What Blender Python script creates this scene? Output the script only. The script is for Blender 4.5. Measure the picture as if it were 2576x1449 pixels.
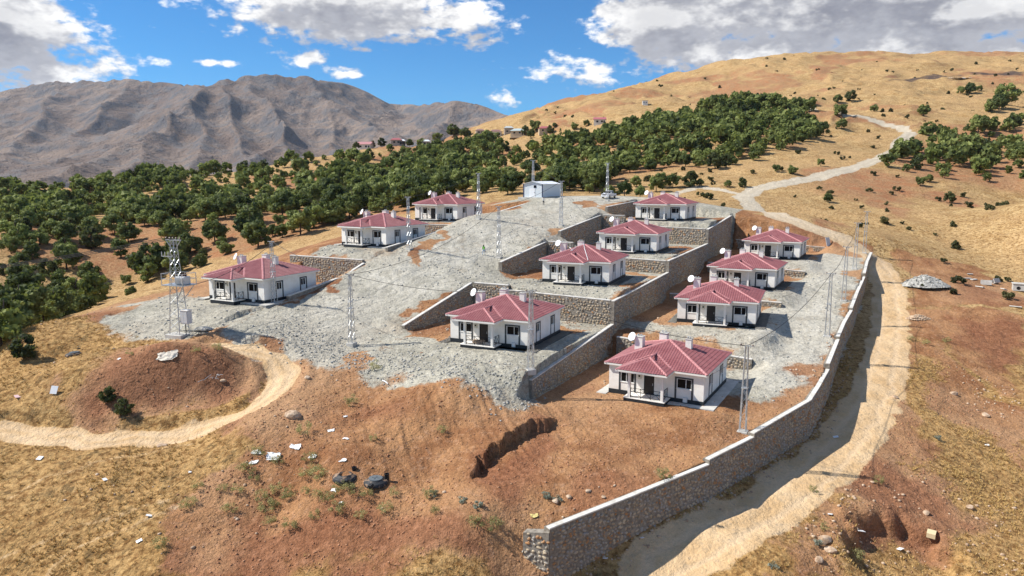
import bpy, bmesh, math, random
import numpy as np
from mathutils import Vector, Matrix
for _o in list(bpy.data.objects): bpy.data.objects.remove(_o)
SC = bpy.context.scene; COL = SC.collection
# ================================================================ camera
cam_d = bpy.data.cameras.new('camera'); cam = bpy.data.objects.new('camera', cam_d); COL.objects.link(cam)
cam_d.sensor_width = 36; cam_d.lens = 36*0.70002; cam_d.clip_start = .5; cam_d.clip_end = 40000
cam.location = (0, 0, 30); cam.rotation_euler = (math.pi/2 - 0.15167, 0.0, 0.0); SC.camera = cam
# ================================================================ light
SUN_EL, SUN_TO = math.radians(46.0), math.radians(-3.0)      # shadows run this way in plan
SUN_DIR = Vector((-math.cos(SUN_TO)*math.cos(SUN_EL), -math.sin(SUN_TO)*math.cos(SUN_EL), math.sin(SUN_EL)))
sun_d = bpy.data.lights.new('sun', 'SUN'); sun_d.energy = 5.0; sun_d.angle = math.radians(.53); sun_d.color = (1, .955, .88)
sun = bpy.data.objects.new('sun', sun_d); COL.objects.link(sun); sun.location = (-80, 30, 120)
sun.rotation_euler = SUN_DIR.to_track_quat('Z', 'Y').to_euler()
SC.view_settings.view_transform = 'Standard'; SC.view_settings.look = 'None'; SC.view_settings.exposure = 0.38; SC.view_settings.gamma = 1
SC.view_settings.use_curve_mapping = False
SC.render.engine = 'CYCLES'; SC.cycles.use_denoising = True
try: SC.cycles.denoiser = 'OPENIMAGEDENOISE'
except Exception: pass
SC.cycles.max_bounces = 6; SC.cycles.diffuse_bounces = 3; SC.cycles.glossy_bounces = 2; SC.cycles.transmission_bounces = 4; SC.cycles.volume_bounces = 1
SC.cycles.caustics_reflective = False; SC.cycles.caustics_refractive = False
# ---------------------------------------------------------------- node helpers
class NT:
    def __init__(s, tree): s.t = tree; s.n = tree.nodes; s.l = tree.links
    def new(s, typ, **kw):
        n = s.n.new(typ)
        for k, v in kw.items(): setattr(n, k, v)
        return n
    def put(s, sock, v):
        if v is None: return
        if hasattr(v, 'links'): s.l.new(v, sock)
        elif hasattr(sock.default_value, '__len__') and not hasattr(v, '__len__'): sock.default_value = [v]*len(sock.default_value)
        elif hasattr(sock.default_value, '__len__') and len(sock.default_value) == 4 and len(v) == 3: sock.default_value = (*v, 1)
        else: sock.default_value = v
    def m(s, op, a, b=None, c=None, clamp=False):
        n = s.new('ShaderNodeMath', operation=op, use_clamp=clamp)
        for i, q in enumerate((a, b, c)):
            if q is not None: s.put(n.inputs[i], q)
        return n.outputs[0]
    def vm(s, op, a, b=None):
        n = s.new('ShaderNodeVectorMath', operation=op); s.put(n.inputs[0], a)
        if b is not None:
            if op == 'SCALE': s.put(n.inputs[3], b)
            else: s.put(n.inputs[1], b)
        return n.outputs[0]
    def mix(s, f, a, b, mode='MIX'):
        n = s.new('ShaderNodeMix', data_type='RGBA', blend_type=mode); n.clamp_factor = True
        s.put(n.inputs[0], f); s.put(n.inputs[6], a); s.put(n.inputs[7], b); return n.outputs[2]
    def mr(s, v, a, b, c=0.0, d=1.0, smooth=True):
        n = s.new('ShaderNodeMapRange', interpolation_type='SMOOTHSTEP' if smooth else 'LINEAR'); n.clamp = True
        for i, q in enumerate((v, a, b, c, d)): s.put(n.inputs[i], q)
        return n.outputs[0]
    def noise(s, vec, scale, detail=4, rough=.55, dist=0.0, out=0):
        n = s.new('ShaderNodeTexNoise'); s.put(n.inputs['Vector'], vec); s.put(n.inputs['Scale'], scale); s.put(n.inputs['Detail'], detail); s.put(n.inputs['Roughness'], rough); s.put(n.inputs['Distortion'], dist)
        return n.outputs[out]
    def voro(s, vec, scale, feature='F1', out='Distance', rand=1.0):
        n = s.new('ShaderNodeTexVoronoi', feature=feature); s.put(n.inputs['Vector'], vec); s.put(n.inputs['Scale'], scale); s.put(n.inputs['Randomness'], rand); return n.outputs[out]
    def bump(s, h, strength, dist, normal=None):
        n = s.new('ShaderNodeBump'); s.put(n.inputs['Strength'], strength); s.put(n.inputs['Distance'], dist); s.put(n.inputs['Height'], h); s.put(n.inputs['Normal'], normal) if normal is not None else None
        return n.outputs[0]
    def attr(s, name, out='Fac', kind='GEOMETRY'):
        n = s.new('ShaderNodeAttribute', attribute_name=name); n.attribute_type = kind; return n.outputs[out]
    def xyz(s, v): 
        n = s.new('ShaderNodeSeparateXYZ'); s.put(n.inputs[0], v); return n.outputs
    def rgb(s, v):
        n = s.new('ShaderNodeSeparateColor'); s.put(n.inputs[0], v); return n.outputs
def material(name, fn=None, color=None, rough=.8, metal=0.0, spec=.3):
    m = bpy.data.materials.new(name); m.use_nodes = True; t = NT(m.node_tree); b = t.n['Principled BSDF']
    b.inputs['Roughness'].default_value = rough; b.inputs['Metallic'].default_value = metal; b.inputs['Specular IOR Level'].default_value = spec
    if color is not None: b.inputs['Base Color'].default_value = (*color, 1)
    if fn: fn(t, b)
    if color is not None: m.diffuse_color = (*color, 1)
    return m
# ================================================================ sky
W = bpy.data.worlds.new('World'); SC.world = W; W.use_nodes = True; W.cycles.sampling_method = 'MANUAL'; W.cycles.sample_map_resolution = 256
def build_sky():
    t = NT(W.node_tree); t.n.clear()
    out = t.new('ShaderNodeOutputWorld'); bg = t.new('ShaderNodeBackground'); t.l.new(bg.outputs[0], out.inputs[0]); bg.inputs[1].default_value = .105
    sky = t.new('ShaderNodeTexSky', sky_type='NISHITA'); sky.sun_disc = False; sky.sun_elevation = SUN_EL; sky.sun_rotation = math.atan2(SUN_DIR.x, SUN_DIR.y)
    sky.altitude = 1600; sky.air_density = 1.0; sky.dust_density = .35; sky.ozone_density = 2.2
    d = t.new('ShaderNodeTexCoord').outputs['Generated']
    d = t.vm('NORMALIZE', d)
    # cumulus: where each one stands (azimuth, elevation in radians), half sizes
    CL = [(-.63,.17,.13,.075),(-.70,.13,.12,.06),(-.55,.125,.085,.028),(-.70,.22,.12,.05),(-.24,.235,.17,.040),(-.32,.225,.12,.028),(-.16,.20,.16,.026),(-.06,.212,.055,.024),(-.22,.27,.16,.035),
          (.10,.142,.085,.024),(.24,.165,.12,.032),(-.29,.20,.13,.024),(.19,.205,.10,.045),(.36,.20,.20,.045),(.55,.185,.20,.05),(.20,.27,.16,.05),(.45,.26,.30,.05),(.33,.165,.16,.030),(.50,.150,.20,.040),(.68,.17,.16,.06),(.40,.23,.26,.06),(-.20,.185,.12,.018),(-.264,.15,.024,.010),(-.22,.136,.026,.008),(-.447,.137,.022,.008),(-.383,.142,.03,.005),(-.19,.166,.035,.005),(-.012,.103,.024,.013),(-.075,.215,.008,.006),
          (-1.1,.16,.2,.06),(1.15,.2,.3,.07),(1.9,.3,.3,.1),(2.7,.25,.25,.1),(-2.2,.25,.35,.09),(-1.7,.45,.25,.12),(.6,.6,.3,.12),(-2.9,.55,.4,.15),(1.5,.8,.6,.15),(-1.2,.75,.5,.18),(.1,1.0,.8,.16),(3.0,.9,.7,.2),(-.35,.55,.3,.1)]
    def dens(vec, fine=True):
        X, Y, Z = t.xyz(vec)
        az = t.m('ARCTAN2', X, Y); el = t.m('ARCSINE', Z)
        best = None
        for a, e, ra, re in CL:
            q = t.m('ADD', t.m('POWER', t.m('ABSOLUTE', t.m('MULTIPLY', t.m('SUBTRACT', az, a), 1/ra)), 2.0), t.m('POWER', t.m('ABSOLUTE', t.m('MULTIPLY', t.m('SUBTRACT', el, e), 1/re)), 2.0))
            q = t.m('SUBTRACT', 1.0, t.m('SQRT', q)); q = t.m('MULTIPLY', q, max(.28, min(1, re/.05)))
            best = q if best is None else t.m('SMOOTH_MAX', best, q, .12)
        sv = t.vm('MULTIPLY', vec, (1, 1, 1.9))
        n = t.noise(sv, 7.5, 9 if fine else 5, .60, .25); n2 = t.noise(sv, 26, 6 if fine else 3, .65); n3 = t.noise(sv, 62, 2, .5)
        h = t.m('ADD', best, t.m('MULTIPLY', t.m('SUBTRACT', n, .5), 1.45)); h = t.m('ADD', h, t.m('MULTIPLY', t.m('SUBTRACT', n2, .5), .80)); h = t.m('ADD', h, t.m('MULTIPLY', t.m('SUBTRACT', n3, .5), .52))
        return h, el
    h, el = dens(d); h2, _ = dens(t.vm('NORMALIZE', t.vm('ADD', d, (-.012, .0, .028))), False)
    cov = t.mr(h, .0, .27)
    thick = t.mr(h, .1, 1.0)
    lit = t.mr(t.m('SUBTRACT', h, h2), -.30, .34)          # facing the sun above: brighter
    lit = t.m('MULTIPLY', lit, 1.0)
    base_c = t.mix(lit, (3.7, 3.75, 4.1), (8.9, 8.8, 8.6))
    body = t.mix(t.m('MULTIPLY', thick, t.m('SUBTRACT', 1.0, t.m('MULTIPLY', lit, .55))), base_c, (1.9, 1.95, 2.35))
    hz = t.mr(el, 0.0, .12)
    body = t.mix(hz, t.mix(.5, body, (5.2, 5.5, 6.0)), body)
    skyc = t.mix(1.0, sky.outputs[0], (.20, .66, 1.0), 'MULTIPLY')
    t.l.new(t.mix(cov, skyc, body), bg.inputs[0])
build_sky()

# ---------------------------------------------------------------- camera maths (also used to lay out the land once)
CAM_Z = 30.0; F_W = 0.70002; PITCH = 0.15167; ROLL = -0.0012
RNG = np.random.RandomState(7)
# plan frame of the estate: u runs along the house fronts, v up the hill
UC, US = math.cos(0.5), math.sin(0.5); OX, OY = 13.9, 96.0
def uv(x, y):
    x = np.asarray(x, float) - OX; y = np.asarray(y, float) - OY
    return x*UC - y*US, x*US + y*UC
def xy(u, v): return OX + u*UC + v*US, OY - u*US + v*UC
def sstep(a, b, x):
    t = np.clip((np.asarray(x, float) - a)/(b - a), 0, 1); return t*t*(3 - 2*t)
# ---------------------------------------------------------------- noise
_T = np.random.RandomState(3).rand(256, 256)
def vnoise(x, y):
    x = np.asarray(x, float); y = np.asarray(y, float)
    xi = np.floor(x).astype(int); yi = np.floor(y).astype(int); fx = x - xi; fy = y - yi
    fx = fx*fx*fx*(fx*(fx*6 - 15) + 10); fy = fy*fy*fy*(fy*(fy*6 - 15) + 10)
    x0 = xi & 255; x1 = (xi + 1) & 255; y0 = yi & 255; y1 = (yi + 1) & 255
    return (_T[x0, y0]*(1-fx)*(1-fy) + _T[x1, y0]*fx*(1-fy) + _T[x0, y1]*(1-fx)*fy + _T[x1, y1]*fx*fy)*2 - 1
def fbm(x, y, s, o=4, g=0.5):
    a = 1.0; r = 0; t = 0
    for k in range(o):
        r = r + a*vnoise(x/s + 17.3*k, y/s - 9.1*k); t += a; a *= g; s *= 0.47
    return r/t
# ---------------------------------------------------------------- houses: x, y, plinth-top z, yaw
HOUSES = {1: (10.83,77.47,6.88,-.51), 2: (-7.60,86.80,10.51,-.43), 3: (-43.20,101.10,13.54,-.46), 4: (-30.25,127.32,18.87,-.57),
 5: (-20.60,153.06,21.72,-.48), 6: (4.70,109.57,14.73,-.39), 7: (15.86,130.34,17.34,-.42), 8: (26.30,153.24,21.76,-.46),
 9: (23.37,99.61,10.45,-.40), 10: (33.58,120.73,12.40,-.50), 11: (46.90,144.41,14.74,-.50)}
HW, HD = 10.52, 10.36
PLINTH = {3: .62, 4: .62, 5: .55}
# ---------------------------------------------------------------- base land: control points (x, y, z)
def _cp():
    P = []
    for u, v, z in ((-25.3,-24,9.5),(-41.2,-21.4,13.0),(-38.2,5.3,18.4),(-37.9,27.1,22.4),(-26.1,14.2,16.7),(-25.3,37.4,20.9),(-43.4,60.6,25.7),(-26.9,66.2,24.9),
        (-43.6,-34.7,11.1),(-31,-10,13.4),(-31,22,19.6),(-31,48,23.4),(-34,75,25.8),(-24,-33,8.4),(-12,-30,8.0),(-3,-32,7.6),(-33,-36,9.6),(-20,0,14.0),(-20,25,18.6),(-20,52,22.3),(-10,80,24.2),(-20,90,25),
        (-58,-30,12.3),(-62,-20,12.6),(-62,-5,14.6),(-60,8,17.6),(-62,22,19.3),(-63,38,20.6),(-60,55,22.6),(-52,75,24.6),(-52,-8,15.6),(-52,22,20.8),(-50,48,23.0),
        (5,85,22.3),(12,92,22.0),(22,90,19.5),(30,82,16.6),(10,-34,5.0),(6,-45,3.4),(-8,-45,5.2),(-20,-44,7.0)):
        x, y = xy(u, v); P.append((x, y, z))
    P += [(x, y, z) for x, y, z in (
        # road right of the perimeter wall and its shoulder
        (8,50,-2.1),(14,54.5,-.7),(20,60,.6),(27,66,1.4),(34,74,2.1),(41,83,3.2),(46,91,4.2),(52,101,5.4),(58,111,6.4),(63,120,7.6),(68,130,9.6),(74,141,12.6),(79,152,14.6),
        (13,46,-3.4),(20,52.5,-.2),(30,62,.8),(38,71,1.7),(47,83,3.0),(54,95,4.6),(62,108,6.2),(70,122,8.0),(78,136,10.8),
        (28,54,-2.0),(38,62,-1.0),(48,72,-.2),(60,88,1.6),(70,100,3.6),(80,112,6.4),(92,126,8.6),(60,66,-3),(80,86,-.5),(100,100,2.5),(40,46,-5),(70,55,-6),(110,85,-2),(130,120,6),
        (16,36,-5),(3,44,-3.6),(0,36,-3.6),(-20,38,-3),(-45,40,-3),
        # slope in front of the camera
        (-30,50,.2),(-12,50,.3),(1,50,-1.6),(-52,50,.2),(-70,50,.0),(-40,58,2.6),(-20,58,2.4),(-6,58,2.8),(3,58,2.9),(-30,68,5.2),(-14,68,5.4),(-4,68,5.8),(-55,64,4.2),(-72,62,3.8),
        (-45,76,7.0),(-30,77,7.6),(-62,76,6.6),(-54,84,9.2),(-64,88,9.4),(-80,78,5.4),(-62,96,10.6),(-80,92,6.6),
        # drop into the wooded valley
        (-92,100,2.5),(-110,112,-3),(-95,132,-1),(-80,118,4.5),(-75,140,4.5),(-68,128,9.5),(-58,156,11.5),(-46,178,15),(-30,196,19),(-130,150,-4),(-110,180,0),(-80,190,8))]
    def ay(px, py, Y):
        a = (px/2576 - .5)/F_W; b = (py/2576 - 1449/5152)/F_W
        cp, sp = math.cos(PITCH), math.sin(PITCH); d = (a, cp - b*sp, -b*cp - sp); t = Y/d[1]
        return (d[0]*t, Y, CAM_Z + d[2]*t)
    N = [(300,600,230),(500,560,235),(120,600,215),(300,530,290),(20,640,200),(0,516,330),(200,474,370),(400,442,385),(640,428,400),(800,404,430),(960,378,480),(1150,352,560),
        (700,520,280),(900,470,320),(1100,440,360),(1100,400,430),(1200,470,280),(850,560,215),(1000,500,250),(1300,478,225),(1450,478,225),(1600,488,215),(1700,480,225),(1780,478,225),
        (1300,420,350),(1300,360,470),(1450,400,340),(1450,350,430),(1600,400,320),(1600,330,420),(1750,420,290),(1850,330,360),(1950,260,440),(1500,300,520),(1400,310,540),(1290,330,540),
        (1880,492,205),(1960,500,205),(2060,470,230),(2180,408,290),(2300,325,370),(2100,370,330),(1960,330,370),(2040,275,440),
        (2000,560,178),(2150,560,180),(2300,560,182),(2250,480,235),(2400,480,240),(2576,520,225),(2450,600,170),(2576,640,155),(2400,420,285),(2576,400,330),(2400,660,150),(2576,740,132),
        (2300,280,450),(2450,240,540),(2576,230,560),(2576,300,430),(2000,215,650),(1800,220,680),(1600,250,650),(2200,240,560),
        (1200,318,640),(1290,293,730),(1400,268,760),(1600,215,830),(1800,160,880),(2000,139,920),(2200,149,940),(2400,139,940),(2576,151,930),
        # behind the skylines
        (0,560,480),(200,535,520),(400,515,540),(640,505,560),(800,485,620),(960,455,700),(1150,415,820),(1290,360,950),(1600,300,1150),(2000,230,1250),(2400,230,1250),(2576,240,1250),
        (0,560,1500),(400,550,1500),(800,540,1500),(1200,480,1600),(1700,420,1700),(2200,400,1700),(2576,400,1700)]
    for q in N: P.append(ay(*q))
    for th in (-58, -48, -40, 40, 48, 58):
        s = 1 if th > 0 else -1
        for r, z in ((30,-9),(60,-4 if s < 0 else -7),(110,-4 if s < 0 else 2),(200,4 if s < 0 else 26),(400,28 if s < 0 else 50),(900,10 if s < 0 else 140),(1800,-60 if s < 0 else 80)):
            P.append((r*math.sin(math.radians(th)), r*math.cos(math.radians(th)), z))
    return np.array(P)
_P = _cp(); _R = np.hypot(_P[:,0], _P[:,1])
_A = np.stack([np.arctan2(_P[:,0], _P[:,1]), np.log(_R)], 1); _V = (_P[:,2] - CAM_Z)/_R
def _k(d2): return np.where(d2 > 1e-12, d2*np.log(np.maximum(d2, 1e-12)), 0)
def tps(A, V, lam=2e-4):
    n = len(A); K = _k(((A[:,None] - A[None])**2).sum(-1)) + lam*np.eye(n); Q = np.c_[np.ones(n), A]
    M = np.zeros((n+3, n+3)); M[:n,:n] = K; M[:n,n:] = Q; M[n:,:n] = Q.T
    return np.linalg.solve(M, np.r_[V, 0, 0, 0])
def tps_eval(c, A, B):
    out = np.empty(len(B))
    for i in range(0, len(B), 20000):
        b = B[i:i+20000]; out[i:i+20000] = _k(((b[:,None] - A[None])**2).sum(-1)) @ c[:-3] + c[-3] + b @ c[-2:]
    return out
_C = tps(_A, _V)
_GA = np.linspace(-1.15, 1.15, 420); _GB = np.linspace(math.log(26), math.log(2000), 420)
_g = np.stack(np.meshgrid(_GA, _GB, indexing='ij'), -1).reshape(-1, 2)
_G = tps_eval(_C, _A, _g).reshape(420, 420)
def base(x, y):
    r = np.hypot(x, y); a = np.clip((np.arctan2(x, y) + 1.15)/2.3, 0, 1)*418.999; b = np.clip((np.log(np.maximum(r, 1)) - _GB[0])/(_GB[-1] - _GB[0]), 0, 1)*418.999
    i = a.astype(int); j = b.astype(int); f = a - i; g = b - j
    t = _G[i,j]*(1-f)*(1-g) + _G[i+1,j]*f*(1-g) + _G[i,j+1]*(1-f)*g + _G[i+1,j+1]*f*g
    rr = np.clip(r, 26, 2000)
    return CAM_Z + t*rr
# ---------------------------------------------------------------- walls and terraces
# perimeter wall: plan point, coping z just before and just after it
PERIM = [(2.85,51.0),(9.8,55.6),(17.65,61.0),(23.3,66.0),(27.3,69.7),(32.0,74.0),(34.6,78.0),(38.2,83.8),(44.05,94.3),(48.0,101.2),(52.0,107.7),(57.8,118.0),(64.0,128.7),(69.5,139.0),(74.8,148.2)]
def right_terrace(x, y): return 6.4 + .115*(y - 75)
def wall_side(x, y):
    """signed distance to the perimeter wall line, positive on the terrace side"""
    best = np.full(np.shape(x), 1e9); sg = np.ones(np.shape(x))
    for (ax, ay_), (bx, by) in zip(PERIM[:-1], PERIM[1:]):
        dx, dy = bx - ax, by - ay_; L = dx*dx + dy*dy; t = np.clip(((x - ax)*dx + (y - ay_)*dy)/L, 0, 1)
        d = np.hypot(x - ax - t*dx, y - ay_ - t*dy); c = dx*(y - ay_) - dy*(x - ax)
        m = d < best; best = np.where(m, d, best); sg = np.where(m, np.sign(c), sg)
    return best*sg
ULEFT = -22.6
PADS = [(-31, 0, 10.05, -17.0), (0, 25.5, 14.3, 9.0), (25.5, 52, 16.9, 32.0), (52, 74, 21.35, 56.0)]    # v0, v1, z, start of the left wall
LPADS = [(-27, -3, 13.0, 3), (2.5, 23.7, 18.32, 4), (26.5, 53, 21.2, 5)]
BUMPS = [  # x, y, rx, ry, rot, height
    (-45,77,9.0,4.8,.1,3.0),(-36,77.5,5.6,3.0,.3,2.0),(-9,69,9,5,.3,.9),(-62,83,7,4,.3,.7),(-3,58,7,5,0,.6)]
def height(x, y, detail=True):
    x = np.asarray(x, float); y = np.asarray(y, float); shp = np.broadcast(x, y).shape
    x = np.broadcast_to(x, shp).ravel(); y = np.broadcast_to(y, shp).ravel()
    z = base(x, y); r = np.hypot(x, y); u, v = uv(x, y)
    for bx, by, rx, ry, ro, h in BUMPS:
        dx = (x - bx)*math.cos(ro) + (y - by)*math.sin(ro); dy = -(x - bx)*math.sin(ro) + (y - by)*math.cos(ro)
        z = z + h*np.exp(-((dx/rx)**2 + (dy/ry)**2)**1.5)
    if detail:
        far = sstep(150, 320, r)
        hill = sstep(24, 60, z)*far
        z = z + far*(fbm(x, y, 90, 5)*5.5) + hill*(np.abs(fbm(x + 40, y, 120, 4))*-9 + 2.5)*sstep(260, 600, r) + hill*(fbm(x, y, 30, 4)*2.4 - np.abs(vnoise((x*.8 + y*.6)/16 + 2*vnoise(x/40, y/40), (y*.8 - x*.6)/60))*3.0*sstep(300, 500, r)) + (1 - far)*fbm(x, y, 16, 3)*.35*sstep(60, 110, np.abs(u + 20) + np.abs(v - 20)*.6)
    smooth = np.zeros_like(z)                                  # how far the ground is man-made here
    # left pads, cut into the slope
    for v0, v1, pz, h in LPADS:
        m = (u > -75) & (u < -41.25) & (v < v1 + .3)
        w = sstep(-63, -55.5, u)*sstep(v0 - 5, v0 + 1, v)*m
        lim = np.where(u < -54, sstep(v1 + .01, v1 - 5, v), 1.0); w = w*lim
        z = z*(1 - w) + pz*w; smooth = np.maximum(smooth, w)
    # upper terraces
    for k, (v0, v1, pz, vl) in enumerate(PADS):
        open_ = sstep(ULEFT - 3, ULEFT + 6, u); closed = (u > ULEFT - .3).astype(float); v0 = v0 + .42*(k > 0); v1 = v1 + .42
        w = np.where(v >= vl, closed, open_)*(u <= -.33)*(v < v1)*(v >= v0)
        if k == 0: w = np.where(v < -19, w*sstep(-30, -21, v), w); f24 = sstep(-28, -24.5, v); w = w*(f24 + (1 - f24)*sstep(.5, -7, u))
        front = (pz - 10.05)*0
        fz = pz - (.0 if k == 0 else (.9, .75, 1.3)[k-1]*sstep(v0 + 5, v0, v)*sstep(-18, -4, u))
        if k == 0: fz = pz - .12*np.clip(-19 - v, 0, 9)
        z = z*(1 - w) + fz*w; smooth = np.maximum(smooth, w)
    # right terrace
    ws = wall_side(x, y)
    inside = (ws > .32) & (v < 76)
    f24 = sstep(-28, -24.5, v); wl = f24*(u > -.33) + (1 - f24)*sstep(-11, 6, u)*sstep(-50, -34, v)
    w = wl*inside*sstep(76, 70, v)
    tz = right_terrace(x, y)
    z = z*(1 - w) + tz*w; smooth = np.maximum(smooth, w)
    # house yards of the right terrace, each ending at a low wall
    for h, vw, vs in ((1,-1.0,-22.),(9,23.6,3.5),(10,49.,26.),(11,74.5,53.)):
        w = (ws > .32)*(u > -.33)*(v < vw + .28)*sstep(vs - 5, vs + 3, v)*sstep(21.5, 17.5, u); z = z*(1 - w) + (HOUSES[h][2] - .5)*w
    # level ground right round each house
    for h, (hx, hy, hz, yw) in HOUSES.items():
        c, s = math.cos(yw), math.sin(yw); lx = (x - hx)*c + (y - hy)*s; ly = -(x - hx)*s + (y - hy)*c
        d = np.hypot(np.maximum(np.abs(lx - HW/2) - HW/2, 0), np.maximum(np.abs(ly - HD/2 + 1.2) - HD/2 - 1.2, 0))
        side = 1.0
        if h in (1, 9, 10, 11): side = (u > -.33)*(ws > .32)
        elif h in (2, 6, 7, 8):
            v0, v1, _, vl = PADS[(2, 6, 7, 8).index(h)]; side = (u <= -.33)*(u > ULEFT - .3)*(v > v0 + .42*(v0 > -1))*(v < v1 + .42)
        else: side = (v < LPADS[h-3][1] + .3)*(u < -41.25)
        w = sstep(3.2, .9, d)*side; z = z*(1 - w) + (hz - PLINTH.get(h, .5))*w; smooth = np.maximum(smooth, w*.8)
    # earth fan tipped below the gravel platform: rills, and the scarp where the yard was dug out of it
    fd = np.hypot((x + 5)*.8, y - 69)/11; fan = sstep(1.15, .6, fd)*(y < 77)
    z = z + fan*(.55*sstep(1.1, .3, fd) - .16*np.abs(vnoise((x + .35*(y - 60))/.9, y/9.0)) - .12*np.abs(vnoise((x + .35*(y - 60))/.45 + 7, y/5.0)))
    SP = [(-3.2,59.6),(-2.9,61.2),(-2.2,62.9),(.0,65.4),(2.2,67.3),(4.4,69.0)]; sd_ = np.full(z.shape, 1e9); sg_ = np.ones(z.shape); xw = x + .5*vnoise(x/1.1, y/1.1); yw_ = y + .5*vnoise(x/1.1 + 4, y/1.1)
    for (ax, ay_), (bx, by) in zip(SP[:-1], SP[1:]):
        dx, dy = bx - ax, by - ay_; t = np.clip(((xw - ax)*dx + (yw_ - ay_)*dy)/(dx*dx + dy*dy), 0, 1); d = np.hypot(xw - ax - t*dx, yw_ - ay_ - t*dy); mm = d < sd_; sd_ = np.where(mm, d, sd_); sg_ = np.where(mm, np.sign(dx*(yw_ - ay_) - dy*(xw - ax)), sg_)
    sv = sd_*sg_; z = z + np.where(sv > 0, .65*np.exp(-sv/4.5), -.75*np.exp(sv/2.8))*(1 - sstep(4.6, 7.0, np.hypot(x - .2, y - 64.4)))
    # an excavated hollow
    for px_, py_, rx, ry, dep, ro in ((33.5,57,5.2,4.0,1.5,.5),):
        dx = (x - px_)*math.cos(ro) + (y - py_)*math.sin(ro); dy = -(x - px_)*math.sin(ro) + (y - py_)*math.cos(ro)
        q = np.sqrt((dx/rx)**2 + (dy/ry)**2) + .16*vnoise(x*.9, y*.9)
        z = z - dep*sstep(1.05, .8, q)*np.where(dy > 0, 1.0, sstep(-1.3, .1, dy/ry)) + .25*np.exp(-((q - 1.25)/.2)**2)
    if detail:
        near = sstep(190, 120, r)
        smooth = np.maximum(smooth, .85*sstep(-2, 2, np.minimum(np.minimum(u + 42, -21 - u), np.minimum(v + 29, 84 - v))))
        if 'ROADS' in globals():
            k = r < 200
            dt = seg_dist(x[k], y[k], ROADS[1][0]); z[k] = z[k] - .45*sstep(2.5, 1.6, dt + .25*vnoise(x[k]/.8, y[k]/.8)) + .18*np.exp(-((dt - 2.9)/.5)**2)
            for pts, w_ in ROADS: smooth[k] = np.maximum(smooth[k], 1.25*sstep(w_*1.3, w_*.8, seg_dist(x[k], y[k], pts)))
        z = z + near*(fbm(x, y, 2.6, 3)*.15*(1 - .65*smooth) + fbm(x + 9, y, .75, 2)*.075*(1 - .6*smooth))
    return z.reshape(shp)

# ================================================================ object helpers
def mesh_np(name, V, Fq, smooth=False):
    """mesh from an (n,3) array and an (m,k) index array"""
    V = np.ascontiguousarray(V, dtype=np.float32); Fq = np.ascontiguousarray(Fq, dtype=np.int32); k = Fq.shape[1]
    me = bpy.data.meshes.new(name); me.vertices.add(len(V)); me.vertices.foreach_set('co', V.ravel())
    me.loops.add(Fq.size); me.loops.foreach_set('vertex_index', Fq.ravel())
    me.polygons.add(len(Fq)); me.polygons.foreach_set('loop_start', np.arange(0, Fq.size, k, dtype=np.int32))
    me.update(calc_edges=True)
    if smooth: me.polygons.foreach_set('use_smooth', np.ones(len(Fq), bool))
    return me
def add(name, me, mat=None, parent=None, loc=None, rot=None, scale=None):
    o = bpy.data.objects.new(name, me); COL.objects.link(o)
    if mat is not None and me is not None and not me.materials: me.materials.append(mat)
    if parent is not None: o.parent = parent
    if loc is not None: o.location = loc
    if rot is not None: o.rotation_euler = rot
    if scale is not None: o.scale = scale
    return o
def tag(o, label, cat, group=None, kind=None):
    o['label'] = label; o['category'] = cat
    if group: o['group'] = group
    if kind: o['kind'] = kind
    return o
def empty(name, loc=(0, 0, 0), rz=0.0):
    o = bpy.data.objects.new(name, None); COL.objects.link(o); o.location = loc; o.rotation_euler = (0, 0, rz); o.empty_display_size = .2; return o
def hz(x, y): return float(height(np.array([x]), np.array([y]))[0])
# ================================================================ ground zones
def seg_dist(x, y, pts):
    best = np.full(x.shape, 1e9)
    for (ax, ay_), (bx, by) in zip(pts[:-1], pts[1:]):
        dx, dy = bx - ax, by - ay_; t = np.clip(((x - ax)*dx + (y - ay_)*dy)/(dx*dx + dy*dy + 1e-9), 0, 1)
        best = np.minimum(best, np.hypot(x - ax - t*dx, y - ay_ - t*dy))
    return best
def poly_sd(x, y, P):
    """signed distance to a polygon, positive inside"""
    d = seg_dist(x, y, P + [P[0]]); ins = np.zeros(x.shape, bool)
    for (ax, ay_), (bx, by) in zip(P, P[1:] + [P[0]]):
        c = (ay_ > y) != (by > y); ins ^= c & (x < (bx - ax)*(y - ay_)/(by - ay_ + 1e-12) + ax)
    return np.where(ins, d, -d)
def rect_sd(u, v, u0, u1, v0, v1):
    return np.minimum(np.minimum(u - u0, u1 - u), np.minimum(v - v0, v1 - v))
GRAVEL = [[(-52.2,89.3),(-54.9,101.7),(-52.8,109.6),(-41.3,95.4),(-37.1,90.2),(-40.0,87.4),(-41.2,85.6)],[(-33.4,85.6),(-29.6,88.8),(-21.1,86.7),(-13.5,82.1),(-13.5,79.4),(-18.9,81.2),(-22.8,82.0),(-27.2,81.0),(-30.4,82.4)],[(-3.6,71.1),(1.8,74.5),(3.1,74.3),(1.8,74.4),(-1.6,71.9)]]
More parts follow.
